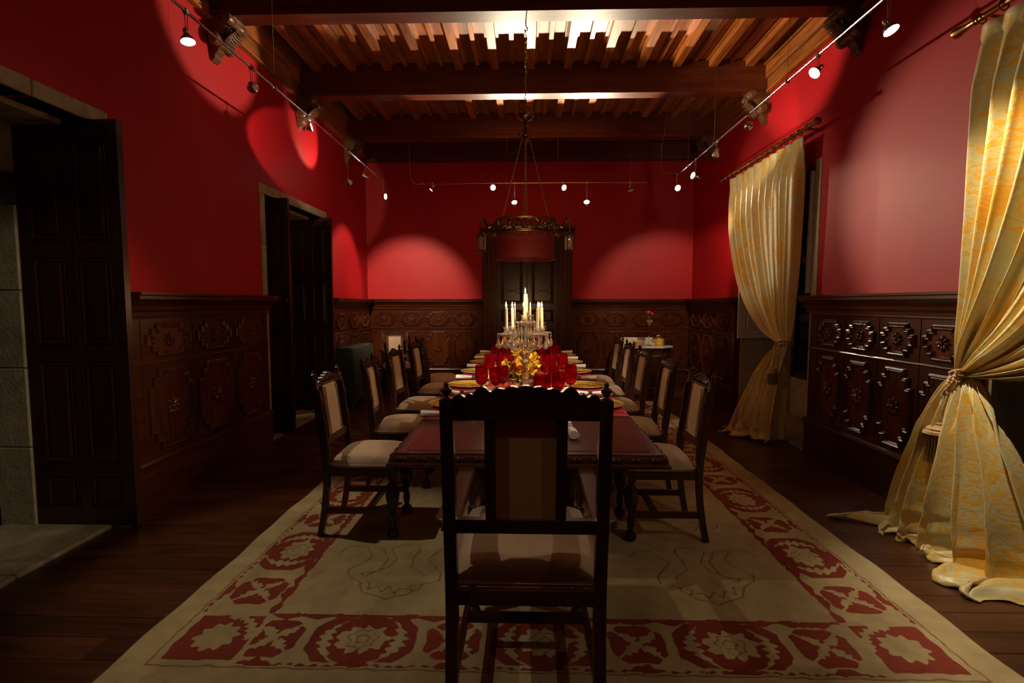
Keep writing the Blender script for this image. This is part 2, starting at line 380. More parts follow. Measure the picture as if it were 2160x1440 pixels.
# floor with single boards
fb = MB(); fb.box(XLo - 1.4, XRo, Y0, YB + .1, -.12, -.022)
floor = struct(fb.build('floor', M['darkx']))
pm = []
for L in (1.62, 1.98, 2.3):
    b = MB(); b.loft([[(0, 0, -.022), (L, 0, -.022), (L, .1385, -.022), (0, .1385, -.022)], [(0, 0, -.002), (L, 0, -.002), (L, .1385, -.002), (0, .1385, -.002)], [(.0015, .0015, 0), (L - .0015, .0015, 0), (L - .0015, .137, 0), (.0015, .137, 0)]])
    pm.append((L, b.mesh('floor_board', M['floor'], smooth=False)))
y = Y0; row = 0
while y < YB - .02:
    x = XL - random.random() * 1.2
    while x < XR:
        L, me = random.choice(pm)
        x0 = max(x, XL); x1 = min(x + L, XR)
        if x1 - x0 > .05 and not (abs(y - YB) < .0):
            o = inst('floor_board', me, floor, (x0, y, random.uniform(-.0006, .0006)), (0, 0, 0), ((x1 - x0) / L, 1, 1))
        x += L
    y += .14; row += 1

# walls
b = MB()
D1 = (1.86, 3.17); D2 = (5.21, 6.74); DZ = 2.52
b.box(XLo, XL, Y0, D1[0], 0, ZT); b.box(XLo, XL, D1[1], D2[0], 0, ZT); b.box(XLo, XL, D2[1], YB, 0, ZT)
for d in (D1, D2): b.box(XLo, XL, d[0], d[1], DZ, ZT)
wall_left = struct(b.build('wall_left', M['red'], smooth=False))
b = MB(); W1 = (1.25, 3.10); W2 = (5.00, 6.645); WZ = 2.72
b.box(XR, XRo, Y0, W1[0], 0, ZT); b.box(XR, XRo, W1[1], W2[0], 0, ZT); b.box(XR, XRo, W2[1], YB, 0, ZT)
for d in (W1, W2): b.box(XR, XRo, d[0], d[1], WZ, ZT)
wall_right = struct(b.build('wall_right', M['red'], smooth=False))
b = MB(); b.box(XLo, XRo, YB, YB + .3, 0, ZT); wall_back = struct(b.build('wall_back', M['red'], smooth=False))
b = MB(); b.box(XLo, XRo, Y0 - .2, Y0, 0, ZT); struct(b.build('wall_front', M['panel'], smooth=False))
b = MB(); b.box(-4.75, -4.65, Y0, YB, 0, 3.2); b.box(-4.65, XLo, Y0, YB, 3.1, 3.2); b.box(-4.65, XLo, Y0 - .1, Y0, 0, 3.2); b.box(-4.65, XLo, YB, YB + .1, 0, 3.2)
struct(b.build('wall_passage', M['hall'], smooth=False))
b = MB(); b.box(-4.65, XLo, Y0, YB, -.02, 0.0); struct(b.build('floor_passage', M['floor'], smooth=False))

def stone(x0, x1, y0, y1, z0, z1, parent, name='stone_block'):
    c = .006; b = MB()
    b.bbox(x0, x1, y0, y1, z0, z1, c); return b.build(name, M['stone'], parent, smooth=False)
# stone surrounds of the two doorways: lintel strips, jamb blocks and thick reveals
for d in (D1, D2):
    n = 3
    for k in range(n):
        a0 = d[0] - .1 + (d[1] - d[0] + .2) * k / n; a1 = d[0] - .1 + (d[1] - d[0] + .2) * (k + 1) / n
        stone(XL - .15, XL + .012, a0 + .002, a1 - .002, DZ, DZ + .092, wall_left)
    zz = [0, .52, 1.02, 1.5, 2.02, DZ]
    for k in range(5):
        for (ya, yb_) in ((d[0] - .09, d[0] + .006), (d[1] - .006, d[1] + .09)):
            stone(XL - .14, XL + .012, ya, yb_, zz[k] + .002, zz[k + 1] - .002, wall_left)
        stone(XLo, XL - .15, d[1] - .03 - .006 * (k % 2), d[1] + .01, zz[k] + .002, zz[k + 1] - .002, wall_left)
        stone(XLo, XL - .15, d[0] - .01, d[0] + .03, zz[k] + .002, zz[k + 1] - .002, wall_left)
        if zz[k] < 2.0:
            stone(XLo - .01, -3.10, d[1] - .075, d[1] - .028, zz[k] + .002, min(2.2, zz[k + 1]) - .002, wall_left)
    stone(XLo, -3.10, d[0], d[1], 2.21, DZ, wall_left)
    stone(-3.1, XL - .15, d[0], d[1], DZ - .03, DZ + .01, wall_left)
for k, (a, c_) in enumerate(((1.86, 2.5), (2.503, 3.17))):
    stone(XLo, XL + .012, a, c_, -.02, .022, wall_left, 'threshold_slab')
for k, (a, c_) in enumerate(((5.21, 5.98), (5.983, 6.74))):
    stone(XLo, XL + .012, a, c_, -.02, .022, wall_left, 'threshold_slab')

# right niches: plaster linings and window frames
def niche(d, idx, far):
    root = struct(empty('window_%d' % idx, (XRo, (d[0] + d[1]) / 2, 0)))
    w_ = d[1] - d[0]
    b = MB(); b.box(-.74 + .02, 0, -w_ / 2, -w_ / 2 + .02, .02, WZ); b.box(-.72, 0, w_ / 2 - .02, w_ / 2, .02, WZ); b.box(-.72, 0, -w_ / 2, w_ / 2, WZ - .02, WZ)
    b.box(-.08, .0, -w_ / 2 + .02, w_ / 2 - .02, .02, .5)
    b.build('plaster_lining', M['plaster'], root, smooth=False)
    b = MB(); b.bbox(-.765, 0, -w_ / 2, w_ / 2, -.02, .02, .004); b.build('stone_sill', M['stone'], root, smooth=False)
    b = MB()
    for yy in (-w_ / 2 + .02, -.04, w_ / 2 - .1): b.box(-.09, -.04, yy, yy + .08, .5, WZ - .02)
    for zz in (.5, 1.2, 1.9, WZ - .1): b.box(-.09, -.04, -w_ / 2 + .02, w_ / 2 - .02, zz, zz + .08)
    b.build('window_frame', M['dark'], root, smooth=False)
    for s_ in (-1, 1):
        for z0, z1 in ((.58, 1.2), (1.28, 1.9), (1.98, WZ - .1)):
            b = MB(); y0 = .04 if s_ > 0 else -w_ / 2 + .1; y1 = w_ / 2 - .1 if s_ > 0 else -.04
            b.box(-.07, -.064, y0, y1, z0, z1); b.build('pane', M['pane'], root, smooth=False)
    return root
b_ = None
wn1 = niche(W1, 1, True); wn2 = niche(W2, 2, False)

b = MB(); b.box(XR - .006 - XRo, XR - XRo, 4.905 - 5.81, 5.002 - 5.81, 0, 2.76); b.build('casing', M['plaster'], wn2, smooth=False)
def raised_panel(poly, out, prof, mat, name, parent, loc, rot=(0, 0, 0), me=None):
    """moulded frame following an outline, in the local x-z plane, facing -y"""
    if me is None:
        b = MB(); rings = []
        for off, c_ in prof:
            q = offset_poly(poly, off); rings.append([(p[0], -c_, p[1]) for p in q])
        b.loft(rings, caps=False); b.af([len(b.v) - len(poly) + j for j in range(len(poly))])
        me = b.mesh(name, mat, smooth=False, recalc=False)
    return inst(name, me, parent, loc, rot), me

def rect(w_, h_): return [(-w_ / 2, -h_ / 2), (w_ / 2, -h_ / 2), (w_ / 2, h_ / 2), (-w_ / 2, h_ / 2)]
def plus(W, H_, nx, nz):
    return [(-W + nx, -H_), (W - nx, -H_), (W - nx, -H_ + nz), (W, -H_ + nz), (W, H_ - nz), (W - nx, H_ - nz), (W - nx, H_), (-W + nx, H_), (-W + nx, H_ - nz), (-W, H_ - nz), (-W, -H_ + nz), (-W + nx, -H_ + nz)]
def plus2(W, H_, nx, nz):
    q = [(W - nx, H_), (W - nx, H_ - nz * .45), (W - nx * .5, H_ - nz * .45), (W - nx * .5, H_ - nz), (W, H_ - nz)]   # top right corner, top to side
    tr = q; br = [(x, -z) for x, z in q[::-1]]; bl = [(-x, -z) for x, z in q]; tl = [(-x, z) for x, z in q[::-1]]
    return (tr + br + bl + tl)[::-1]
def rosette_mesh(r_, mat):
    b = MB(); n = 48; rings = []
    for k, (q, hgt) in enumerate(((1.0, 0), (.95, .35), (.7, .6), (.42, .42), (.3, .28), (.26, .55), (.12, .75))):
        ring = []
        for j in range(n):
            a = 2 * PI * j / n; p = abs(math.cos(4 * a)); f = (.62 + .38 * p) if q > .4 else 1
            hh = hgt * ((.35 + .65 * p) if q > .4 else 1)
            ring.append((r_ * q * f * math.cos(a), -.028 * hh - .002, r_ * q * f * math.sin(a)))
        rings.append(ring)
    b.loft(rings); return b.mesh('rosette', mat, ang=60)
PROF = [(0, 0), (.004, .016), (.012, .022), (.02, .016), (.026, .020), (.036, .006)]

def leaf_door(name, parent, loc, rz, w_, rows, mat='dark', th=.045, cols=2, h_=None, profs=PROF):
    """panelled leaf: local x from 0 to w, front faces -y"""
    z0 = 0; H_ = h_ or 2.52; b = MB(); st = .07
    b.box(0, w_, -th / 2 + .012, th / 2 - .012, 0.02, H_)
    zs = [0.02]; 
    for (a, c_) in rows: zs += [a, c_]
    zs.append(H_)
    for sgn in (-1, 1):
        ya, yb_ = (-th / 2, -th / 2 + .013) if sgn < 0 else (th / 2 - .013, th / 2)
        b.box(0, st, ya - .0006 * (sgn < 0), yb_ + .0006 * (sgn > 0), 0.02, H_); b.box(w_ - st, w_, ya - .0006 * (sgn < 0), yb_ + .0006 * (sgn > 0), 0.02, H_)
        if cols == 2: b.box(w_ / 2 - st / 2, w_ / 2 + st / 2, ya - .0012 * (sgn < 0), yb_ + .0012 * (sgn > 0), 0.021, H_ - .001)
        for i in range(0, len(zs), 2): b.box(st, w_ - st, ya, yb_, zs[i], zs[i + 1])
    lf = b.build(name, M[mat], parent, loc, (0, 0, rz), smooth=False)
    cw = (w_ - st * (cols + 1)) / cols
    for (a, c_) in rows:
        me = me2 = None
        for k in range(cols):
            cx = st + cw / 2 + k * (cw + st)
            o, me = raised_panel(rect(cw - .004, c_ - a - .004), 0, [(0, 0), (.006, .010), (.012, .013), (.03, .004), (.045, .012)], M[mat], 'door_panel', lf, (cx, -th / 2 + .012, (a + c_) / 2), me=me)
            inst('door_panel', me, lf, (cx, th / 2 - .012, (a + c_) / 2), (0, 0, PI))
    return lf
ROWS = [(.14, .33), (.42, 1.06), (1.16, 1.70), (1.80, 2.40)]
d1 = struct(empty('door_1', (XL, D1[1], 0)))
leaf_door('door_leaf', d1, (XL * 0 - .46, -.038, 0), 0, .645, ROWS)
d1b = leaf_door('door_leaf', d1, (-.46, -(D1[1] - D1[0]) + .045, 0), 0, .645, ROWS)
d2 = struct(empty('door_2', (XL, D2[1], 0)))
leaf_door('door_leaf', d2, (-.47, -.065, 0), 0, .60, ROWS)
lfA = leaf_door('door_leaf', d2, (-.43, 5.45 - D2[1], 0), 0, .57, ROWS)
b = MB(); b.sphere((.53, -.03, 1.45), .014, 10, 6); b.box(.52, .54, -.03, 0, 1.42, 1.48); b.build('door_handle', M['brass'], lfA)
# panelled strip linings of the doors in the reveal
# ------------------------------------------------------------------ wainscot
ros_u = rosette_mesh(.052, M['gloss']); ros_l = rosette_mesh(.070, M['gloss'])
def wainscot(idx, loc, rz, L, c0, n, cw, t=.055, ret=(0, 0)):
    root = empty('trim_%d' % idx, loc, rz); struct(root)
    b = MB(); b.box(0, L, 0, t, 0.0, 1.44); b.build('backboard', M['panelx'], root, smooth=False)
    b = MB(); b.box(-ret[0] * .015, L + ret[1] * .015, -.016, .001, 0, .31)
    b.prism([(0, .31), (-.030, .31), (-.034, .325), (-.026, .345), (-.012, .352), (0, .352)], -ret[0] * .02, L + ret[1] * .02, lambda p, q, a: (a, p, q))
    b.box(-.0, L, -.028, -.015, 0, .02)
    b.build('plinth', M['panelx'], root, ang=20)
    b = MB()
    pr = [(.05, 1.335), (-.006, 1.335), (-.008, 1.36), (-.022, 1.375), (-.026, 1.40), (-.045, 1.42), (-.07, 1.438), (-.085, 1.45), (-.085, 1.47), (-.095, 1.478), (-.095, 1.495), (.05, 1.495)]
    b.prism(pr, -ret[0] * .07, L + ret[1] * .07, lambda p, q, a: (a, p, q))
    b.build('cornice', M['panelx'], root, ang=20)
    b = MB()
    for zz in (1.002, 1.318): b.prism([(0, zz), (-.008, zz), (-.011, zz + .008), (-.004, zz + .016), (0, zz + .016)], 0, L, lambda p, q, a: (a, p, q))
    for k in range(n + 1):
        x = c0 + k * cw; b.box(x - .004, x + .004, -.004, 0.001, .352, 1.33)
    b.build('rail_moulding', M['panelx'], root, smooth=False)
    u = l = None
    W = cw / 2 - .035
    for k in range(n):
        x = c0 + (k + .5) * cw
        o, u = raised_panel(plus2(W, .118, W * .42, .072), 0, PROF, M['panel'], 'upper_panel', root, (x, 0, 1.165), me=u)
        inst('rosette', ros_u, o, (0, -.006, 0), (0, random.uniform(-.1, .1), 0))
        o, l = raised_panel(plus2(W, .288, W * .42, .125), 0, PROF, M['panel'], 'lower_panel', root, (x, 0, .675), me=l)
        inst('rosette', ros_l, o, (0, -.006, 0))
    return root
wainscot(1, (-2.585, 3.29, 0), PI / 2, 5.09 - 3.29, .10, 3, .54, ret=(0, 1))            # left, between the doors
wainscot(2, (-2.585, 6.85, 0), PI / 2, 8.52 - 6.85, .06, 3, .52)                        # left, far
wainscot(3, (-2.585, 8.525, 0), 0, 2.585 - .698, .015, 4, .445)                         # back left
wainscot(4, (.728, 8.525, 0), 0, 2.70 - .728, .062, 4, .452)                           # back right
wainscot(5, (2.655, 8.52, 0), -PI / 2, 8.52 - 6.64, .10, 3, .54, ret=(0, 0))            # right, far
wainscot(6, (2.655, 4.90, 0), -PI / 2, 4.90 - 3.10, .12, 4, .41, ret=(1, 1))            # right, near

# ------------------------------------------------------------------ back double door
d3 = struct(empty('door_3', (.015, YB, 0)))
for s_ in (-1, 1):
    lf = leaf_door('door_leaf', d3, (-.50 if s_ < 0 else .005, -.06, 0), 0, .495, [(.15, .52), (.60, 1.0), (1.10, 1.32), (1.42, 2.32)], h_=2.42, cols=1)
    cx = .2475
    for zz, ss in ((1.21, 1), (.8, 1.3)):
        inst('rosette', ros_u, lf, (cx, -.05, zz), (0, 0, 0), (ss, 1, ss))
    for zz in (1.62, 2.1):
        b = MB()
        for sx in (-.1, .1): b.torus((cx + sx, -.035, zz), .035, .008, 16, 6, Matrix.Rotation(PI / 2, 3, 'X'))
        b.tube([(cx - .07, -.035, zz), (cx - .03, -.036, zz + .012), (cx, -.038, zz), (cx + .03, -.036, zz + .012), (cx + .07, -.035, zz)], .007, 6)
        b.build('carved_scroll', M['dark'], lf)
for s_ in (-1, 1):
    b = MB(); x = s_ * .615
    for a, c_, dd in ((-.115, .115, -.05), (-.10, -.045, -.075), (-.03, .03, -.085), (.045, .10, -.075)): b.box(x + a, x + c_, dd, 0, 0.0, 2.50)
    b.box(x - .13, x + .13, -.10, 0, 0, .34); b.box(x - .125, x + .125, -.095, 0, 2.42, 2.50)
    b.build('pilaster', M['panel'], d3, smooth=False)
b = MB(); b.prism([(0, 2.47), (-.09, 2.47), (-.095, 2.52), (-.10, 2.58), (-.14, 2.62), (-.15, 2.66), (0, 2.66)], -.76, .76, lambda p, q, a: (a, p, q))
b.build('entablature', M['panelx'], d3, ang=20)

# ------------------------------------------------------------------ ceiling
b = MB(); b.box(XLo, XRo, Y0, YB + .1, ZT + .03, ZT + .1)
ceil = struct(b.build('ceiling', M['darky'], smooth=False))
BW = .165
beams = [2.80, 4.445, 6.10, 7.66]
for yb_ in beams + [8.50]:
    b = MB(); h0 = ZC
    hw = BW / 2
    prof = [(-hw, h0 + .0), (hw, h0 + .0), (hw + .0, h0 + .05), (hw - .008, h0 + .058), (hw - .008, h0 + .36), (hw + .02, h0 + .375), (hw + .02, h0 + .42), (-hw - .02, h0 + .42), (-hw - .02, h0 + .375), (-hw + .008, h0 + .36), (-hw + .008, h0 + .058), (-hw, h0 + .05)]
    b.prism([(p + yb_, q) for p, q in prof], XL - .02, XR + .02, lambda p, q, a: (a, p, q))
    b.build('beam', M['beam'], ceil, ang=20)
edges = [Y0] + beams + [8.50]
jx = [-2.38 + .405 * k for k in range(13)]
for i in range(len(edges) - 1):
    ya, yb_ = edges[i] + (BW / 2 - .03 if i else 0), edges[i + 1] - BW / 2 + .03
    L = yb_ - ya
    def plank(w_, t, name):
        b = MB(); b.box(-w_ / 2, w_ / 2, 0, L, 0, t); return b.mesh(name, M['ceil'], smooth=False)
    mj = plank(.085, .09, 'joist'); mb = plank(.045, .035, 'batten'); mc = plank(.172, .02, 'ceiling_board'); ms = plank(.03, .03, 'cover_strip')
    for k, x in enumerate(jx):
        dx = random.uniform(-.006, .006)
        inst('joist', mj, ceil, (x + dx, ya, 4.05))
        inst('cover_strip', ms, ceil, (x + dx - .0575, ya, 4.112)); inst('cover_strip', ms, ceil, (x + dx + .0575, ya, 4.112))
        if k < 12:
            inst('batten', mb, ceil, (x + .2025 + dx, ya, 4.098))
        for q in (.108, .297): inst('ceiling_board', mc, ceil, (x + q, ya, 4.13 + random.uniform(0, .006)))
    for sx, X in ((1, XL), (-1, XR)):
        for k in range(3):   # stepped frieze boards along the wall
            b = MB(); b.box(0, .03 + .022 * k, 0, L, 0, .137); o = b.build('frieze_board', M['ceil'], ceil, smooth=False)
            o.location = (X if sx > 0 else X - (.03 + .022 * k), ya, ZC + .0 + .139 * k)
        b = MB(); b.box(0, .055, 0, L, 0, .022); o = b.build('frieze_ledge', M['ceil'], ceil, smooth=False); o.location = (X if sx > 0 else X - .055, ya, ZC - .02)
b = MB(); b.box(XL, XR, 8.40, 8.60, ZC - .005, ZC + .05); b.box(XL, XR, 8.46, 8.60, ZC - .07, ZC - .005); b.build('wall_plate', M['beam'], ceil, smooth=False)

# ------------------------------------------------------------------ carved corbels
def corbel():
    """local: wall plane at x=0, room side +x, top at z=0, centred on y"""
    root = empty('carved_corbel')
    prof = [(0, 0), (.34, 0), (.345, -.04), (.30, -.055), (.28, -.10), (.22, -.12), (.19, -.17), (.16, -.23), (.12, -.25), (.10, -.33), (.0, -.33)]
    b = MB(); b.prism(prof, -.072, .072, lambda p, q, a: (p, a, q)); b.build('scroll_body', M['carved'], root, ang=25)
    for cx, cz, r_ in ((.255, -.105, .052), (.105, -.285, .06)):
        b = MB(); prof = []
        for k, (q, zz) in enumerate(((.1, -.135), (.8, -.135), (1, -.118), (1, -.085), (.86, -.078), (.86, -.066), (.98, -.06), (.9, -.045), (.72, 0), (.9, .045), (.98, .06), (.86, .066), (.86, .078), (1, .085), (1, .118), (.8, .135), (.1, .135))):
            prof.append((q * r_, zz))
        b.M = Matrix.Translation((cx, 0, cz)) @ Matrix.Rotation(PI / 2, 4, 'X'); b.lathe(prof, 18); b.build('volute', M['carved'], root)
    for k in range(7):
        t = k / 6; cx = .27 - .13 * t; cz = -.155 - .10 * t
        for s_ in (-1, 1):
            b = MB(); wv = .035 + .02 * math.sin(PI * t)
            b.tube([(cx, s_ * .01, cz), (cx + .012, s_ * wv, cz - .028), (cx + .045, s_ * (wv + .035), cz - .045)], [.016, .014, .002], 6)
            b.build('acanthus_leaf', M['carved'], root)
    b = MB(); b.tube([(.24, 0, -.15), (.215, 0, -.185), (.19, 0, -.235), (.15, 0, -.27)], .013, 8); b.build('acanthus_rib', M['carved'], root)
    b = MB(); b.prism([(0, -.30), (.09, -.30), (.095, -.36), (.06, -.39), (.055, -.43), (.02, -.455), (0, -.455)], -.045, .045, lambda p, q, a: (p, a, q)); b.build('tail_bracket', M['carved'], root, ang=25)
    return root
c0 = corbel(); first = True
nm = ['behind the camera side beam', 'under the near beam', 'under the middle beam', 'under the far beam']
for i, yb_ in enumerate(beams):
    for sx, X, sd in ((1, XL, 'left'), (-1, XR, 'right')):
        o = c0 if first else copy_tree(c0); first = False
        o.location = (X, yb_, ZC + .05); o.rotation_euler = (0, 0, 0 if sx > 0 else PI); o.scale = (.78, 1, .85)
        tag(o, 'carved scroll corbel on the %s wall %s' % (sd, ('under the beam above the view', 'under the nearest ceiling beam', 'under the middle ceiling beam', 'under the farthest ceiling beam')[i]), 'corbel', 'carved corbels under the ceiling beams')

# ------------------------------------------------------------------ rug
def build_rug():
    xa, xb, ya, yb_ = -1.615, 1.885, 1.68, 7.42
    xs = np.arange(xa, xb + 1e-6, .0085); ys = [ya]; step = .007
    while ys[-1] < yb_:
        y_ = ys[-1]; ys.append(y_ + (.0075 if y_ < 2.4 else .0115 if y_ < 4.5 else .03))
    ys = np.array(ys); X, Y = np.meshgrid(xs, ys); Z = np.full_like(X, .014)
    rng = np.random.default_rng(3)
    def nz(x, y_, s):   # cheap smooth noise
        return (np.sin(x * s * 1.3 + 1.7 * np.sin(y_ * s * .9)) + np.sin(y_ * s * 1.1 + 2.1 * np.sin(x * s * .7 + 1)))/2
    wx = .0035 * nz(X, Y, 60) + .004 * nz(X + 3, Y, 23); wy = .0035 * nz(Y, X, 55) + .004 * nz(Y, X + 2, 21)
    U = X + wx; V = Y + wy
    ixl, ixr, iyn, iyf = -1.14, 1.385, 2.225, 6.95; bw = .335
    def band(s, t, P, ph):
        # t in [-bw/2, bw/2], positive towards field
        s = s + ph; a = (s / P - np.floor(s / P) - .5) * P           # A centred at 0
        sb = ((s / P + .5) - np.floor(s / P + .5) - .5) * P          # B centred at 0
        dA = -np.maximum(np.maximum(np.abs(a) - .115, np.abs(t) - .118), (np.abs(a) + np.abs(t) - .178) * .7)
        fl = np.full_like(s, 9.)
        for m in (-1, 1):
            dd = np.abs(a + m * t) * .7071; al = np.abs(a - m * t) * .7071
            fl = np.minimum(fl, np.maximum(dd - .006, al - .16))
            for q in (.045, .078):
                for sg in (-1, 1):
                    cx = sg * q * .7071; cy = -m * sg * q * .7071
                    fl = np.minimum(fl, np.hypot(a - cx - .01, t - cy) - (.024 if q < .06 else .017) - .005 * np.sin(6 * np.arctan2(t - cy, a - cx)))
        fl = np.minimum(fl, np.hypot(a, t) - .022)
        dA = np.minimum(dA, fl)
        rb = np.hypot(sb, t * 1.0); an = np.arctan2(t, sb)
        dB = -np.maximum(np.maximum(np.abs(sb) - .225, np.abs(t) - .142), (np.abs(sb) + np.abs(t) - .30) * .7)
        rose = rb - (.094 + .012 * np.sin(9 * an + .6) + .006 * np.sin(17 * an) + .012 * np.cos(2 * an))
        rl = np.abs(np.hypot(sb, t) - .158) - (.024 + .013 * np.sin(t * 150 + sb * 40)) * np.clip(1.2 - np.abs(t + .01) / .115, .0, 1) 
        rl = np.where(np.abs(sb) > .06, rl, .5)
        dB = np.minimum(np.minimum(dB, rose), rl)
        # lines and teeth on both edges
        tri = np.abs((s / (P / 2) - np.floor(s / (P / 2))) - .5) * 2   # 1 between cells
        e1 = np.abs(t) - (bw / 2 - .008) ; teeth = np.abs(t) - (bw / 2 - .010 - .035 * np.clip(1 - np.abs(((s / P * 4 + 1) % 2) - 1) * 2.6, 0, 1) - .006 * np.sin(s * 130))
        line = np.minimum(np.maximum(e1, 0) * 0 + e1, 9)
        inn = np.where(t > 0, t - (bw / 2 - .030 - .012 * np.sin(s * 48)), teeth)
        return np.maximum(np.maximum(dA, dB), np.maximum(teeth, inn))
    inx = (U > ixl) & (U < ixr) & (V > iyn) & (V < iyf)
    dl = ixl - U; dr = U - ixr; dn = iyn - V; df = V - iyf
    side = np.maximum(dl, dr); end = np.maximum(dn, df); m = np.maximum(side, end)
    t_side = bw / 2 - side; t_end = bw / 2 - end
    red_s = band(V, t_side, .84, .53); red_e = band(U, t_end, .765, -.08)
    corner = (side > 0) & (end > 0)
    red = np.where(side > end, red_s, red_e)
    # corner pieces: one round flower in a red square
    cs = side - bw / 2; ce = end - bw / 2; rc = np.hypot(cs, ce); ac = np.arctan2(ce, cs)
    dc = np.minimum(-np.maximum(np.abs(cs) - .145, np.abs(ce) - .145), np.minimum(rc - (.085 + .011 * np.sin(10 * ac)), np.where((cs < .02) & (ce < .02), np.abs(rc - .135) - .016 - .008 * np.sin(22 * ac), .5)))
    red = np.where(corner, dc, red)
    red = np.where((m > 0) & (m < bw), red, -.05)
    red = np.where((m <= 0), -.012 + 0 * m - np.clip(-m, 0, .1), red)
    red = np.where((m > bw), -.02, red)
    line = np.abs(m - bw - .012) + .0012                       # thin outer line
    # drawn ornaments in the plain field
    m1 = [(.57, 2.79), (.62, 2.86), (.71, 2.87), (.78, 2.74), (.68, 2.59), (.68, 2.52), (.76, 2.49), (.77, 2.45), (.79, 2.43), (.82, 2.39), (.87, 2.38), (.91, 2.35), (.94, 2.37), (.99, 2.39), (1.04, 2.41), (1.09, 2.51), (1.16, 2.56), (1.18, 2.62), (1.1, 2.73), (1.1, 2.79), (1.15, 2.87), (1.22, 2.89), (1.27, 2.87), (1.29, 2.8)]
    m2 = [(.77, 2.56), (.77, 2.58), (.85, 2.66), (.86, 2.76), (.84, 2.85), (.86, 2.9), (.95, 2.92), (1.01, 2.86), (.95, 2.74), (.97, 2.66), (1.03, 2.6), (1.1, 2.58), (1.07, 2.55), (1.01, 2.62), (1.0, 2.74), (1.06, 2.86), (1.17, 2.9)]
    m3 = [(.76, 2.49), (.82, 2.47), (.80, 2.43), (.86, 2.45), (.88, 2.40), (.92, 2.46), (.95, 2.41), (.98, 2.47), (1.02, 2.43), (1.03, 2.50), (1.08, 2.49)]
    m4 = [(-.25, 2.66), (-.20, 2.58), (-.17, 2.64), (-.12, 2.54), (-.07, 2.60), (-.03, 2.50), (.0, 2.56), (.02, 2.49), (.04, 2.56), (.08, 2.50), (.12, 2.60), (.16, 2.54), (.20, 2.63), (.25, 2.57), (.28, 2.66)]
    cell = ((V + .53 + .42) / .84 - np.floor((V + .53 + .42) / .84) - .5) * .84; ce2 = ((U - .08 + .3825) / .765 - np.floor((U - .08 + .3825) / .765) - .5) * .765
    for cc, tt_, msk in ((cell, t_side, (side > end) & (side > 0) & (side < bw)), (ce2, t_end, (end >= side) & (end > 0) & (end < bw))):
        r3 = np.hypot(cc, tt_); a3 = np.arctan2(tt_, cc)
        ll = np.minimum(np.abs(r3 - (.058 + .007 * np.sin(7 * a3))), np.abs(r3 - (.026 + .004 * np.sin(5 * a3)))) + .0014
        line = np.where(msk & ~corner & (r3 < .09), np.minimum(line, ll), line)
    polys = [m1, m2, m3, [(.24 - a, c_) for a, c_ in m1], [(.24 - a, c_) for a, c_ in m2], [(.24 - a, c_) for a, c_ in m3], m4]
    polys += [[(1.05, 3.15), (1.10, 3.22), (1.06, 3.28), (1.14, 3.24), (1.18, 3.17), (1.22, 3.22)], [(.42, 3.3), (.5, 3.24), (.46, 3.35), (.56, 3.36), (.52, 3.28)], [(.30, 2.62), (.36, 2.66), (.33, 2.72), (.40, 2.74)]]
    polys += [[(1.07, 4.0), (1.16, 4.12), (1.05, 4.2), (1.2, 4.3), (1.12, 4.4)], [(-.85, 4.0), (-.95, 4.12), (-.8, 4.2), (-.98, 4.3)]]
    for pl in polys:
        for (ax, ay), (bx, by) in zip(pl[:-1], pl[1:]):
            jm = (X > min(ax, bx) - .03) & (X < max(ax, bx) + .03) & (Y > min(ay, by) - .03) & (Y < max(ay, by) + .03)
            if not jm.any(): continue
            px_, py_ = U[jm] * .4 + X[jm] * .6 - ax, V[jm] * .4 + Y[jm] * .6 - ay; dx, dy = bx - ax, by - ay
            tt = np.clip((px_ * dx + py_ * dy) / (dx * dx + dy * dy), 0, 1); d = np.hypot(px_ - tt * dx, py_ - tt * dy)
            line[jm] = np.minimum(line[jm], d + .0012)
    # wavy hand-woven edges, slight swelling
    ex = np.clip(np.abs((X - (xa + xb) / 2) / ((xb - xa) / 2)), 0, 1) ** 12
    Xg = X + ex * (.005 * np.sin(Y * 5.3) + .004 * np.sin(Y * 14 + 1) - .018 * (Y - 1.7) / 5 * 0); 
    Zg = Z + .0015 * np.sin(X * 9) * np.sin(Y * 7) + ex * .001
    ny, nx = X.shape; verts = np.stack([Xg, Y, Zg], -1).reshape(-1, 3)
    idx = np.arange(ny * nx).reshape(ny, nx)
    quads = np.stack([idx[:-1, :-1], idx[:-1, 1:], idx[1:, 1:], idx[1:, :-1]], -1).reshape(-1, 4)
    # skirt
    border = np.concatenate([idx[0, :], idx[1:, -1], idx[-1, -2::-1], idx[-2:0:-1, 0]])
    nb = len(border); low = verts[border].copy(); low[:, 2] = .001; base = len(verts)
    verts = np.concatenate([verts, low]); k = np.arange(nb); kn = (k + 1) % nb
    q2 = np.stack([border[k], base + k, base + kn, border[kn]], -1)
    quads = np.concatenate([quads, q2])
    me = bpy.data.meshes.new('rug'); me.vertices.add(len(verts)); me.vertices.foreach_set('co', verts.astype('f').ravel())
    me.loops.add(quads.size); me.loops.foreach_set('vertex_index', quads.astype('i').ravel())
    me.polygons.add(len(quads)); me.polygons.foreach_set('loop_start', np.arange(0, quads.size, 4, dtype='i'))
    me.update(calc_edges=True); me.validate()
    for nm_, arr in (('red', red), ('line', line)):
        at_ = me.attributes.new(nm_, 'FLOAT', 'POINT'); full = np.concatenate([arr.ravel(), np.full(nb, -.02 if nm_ == 'red' else .1)])
        at_.data.foreach_set('value', full.astype('f'))
    me.materials.append(M['rug'])
    o = inst('rug', me); tag(o, 'large ivory woven rug with a dark red floral border under the dining table', 'rug')
build_rug()

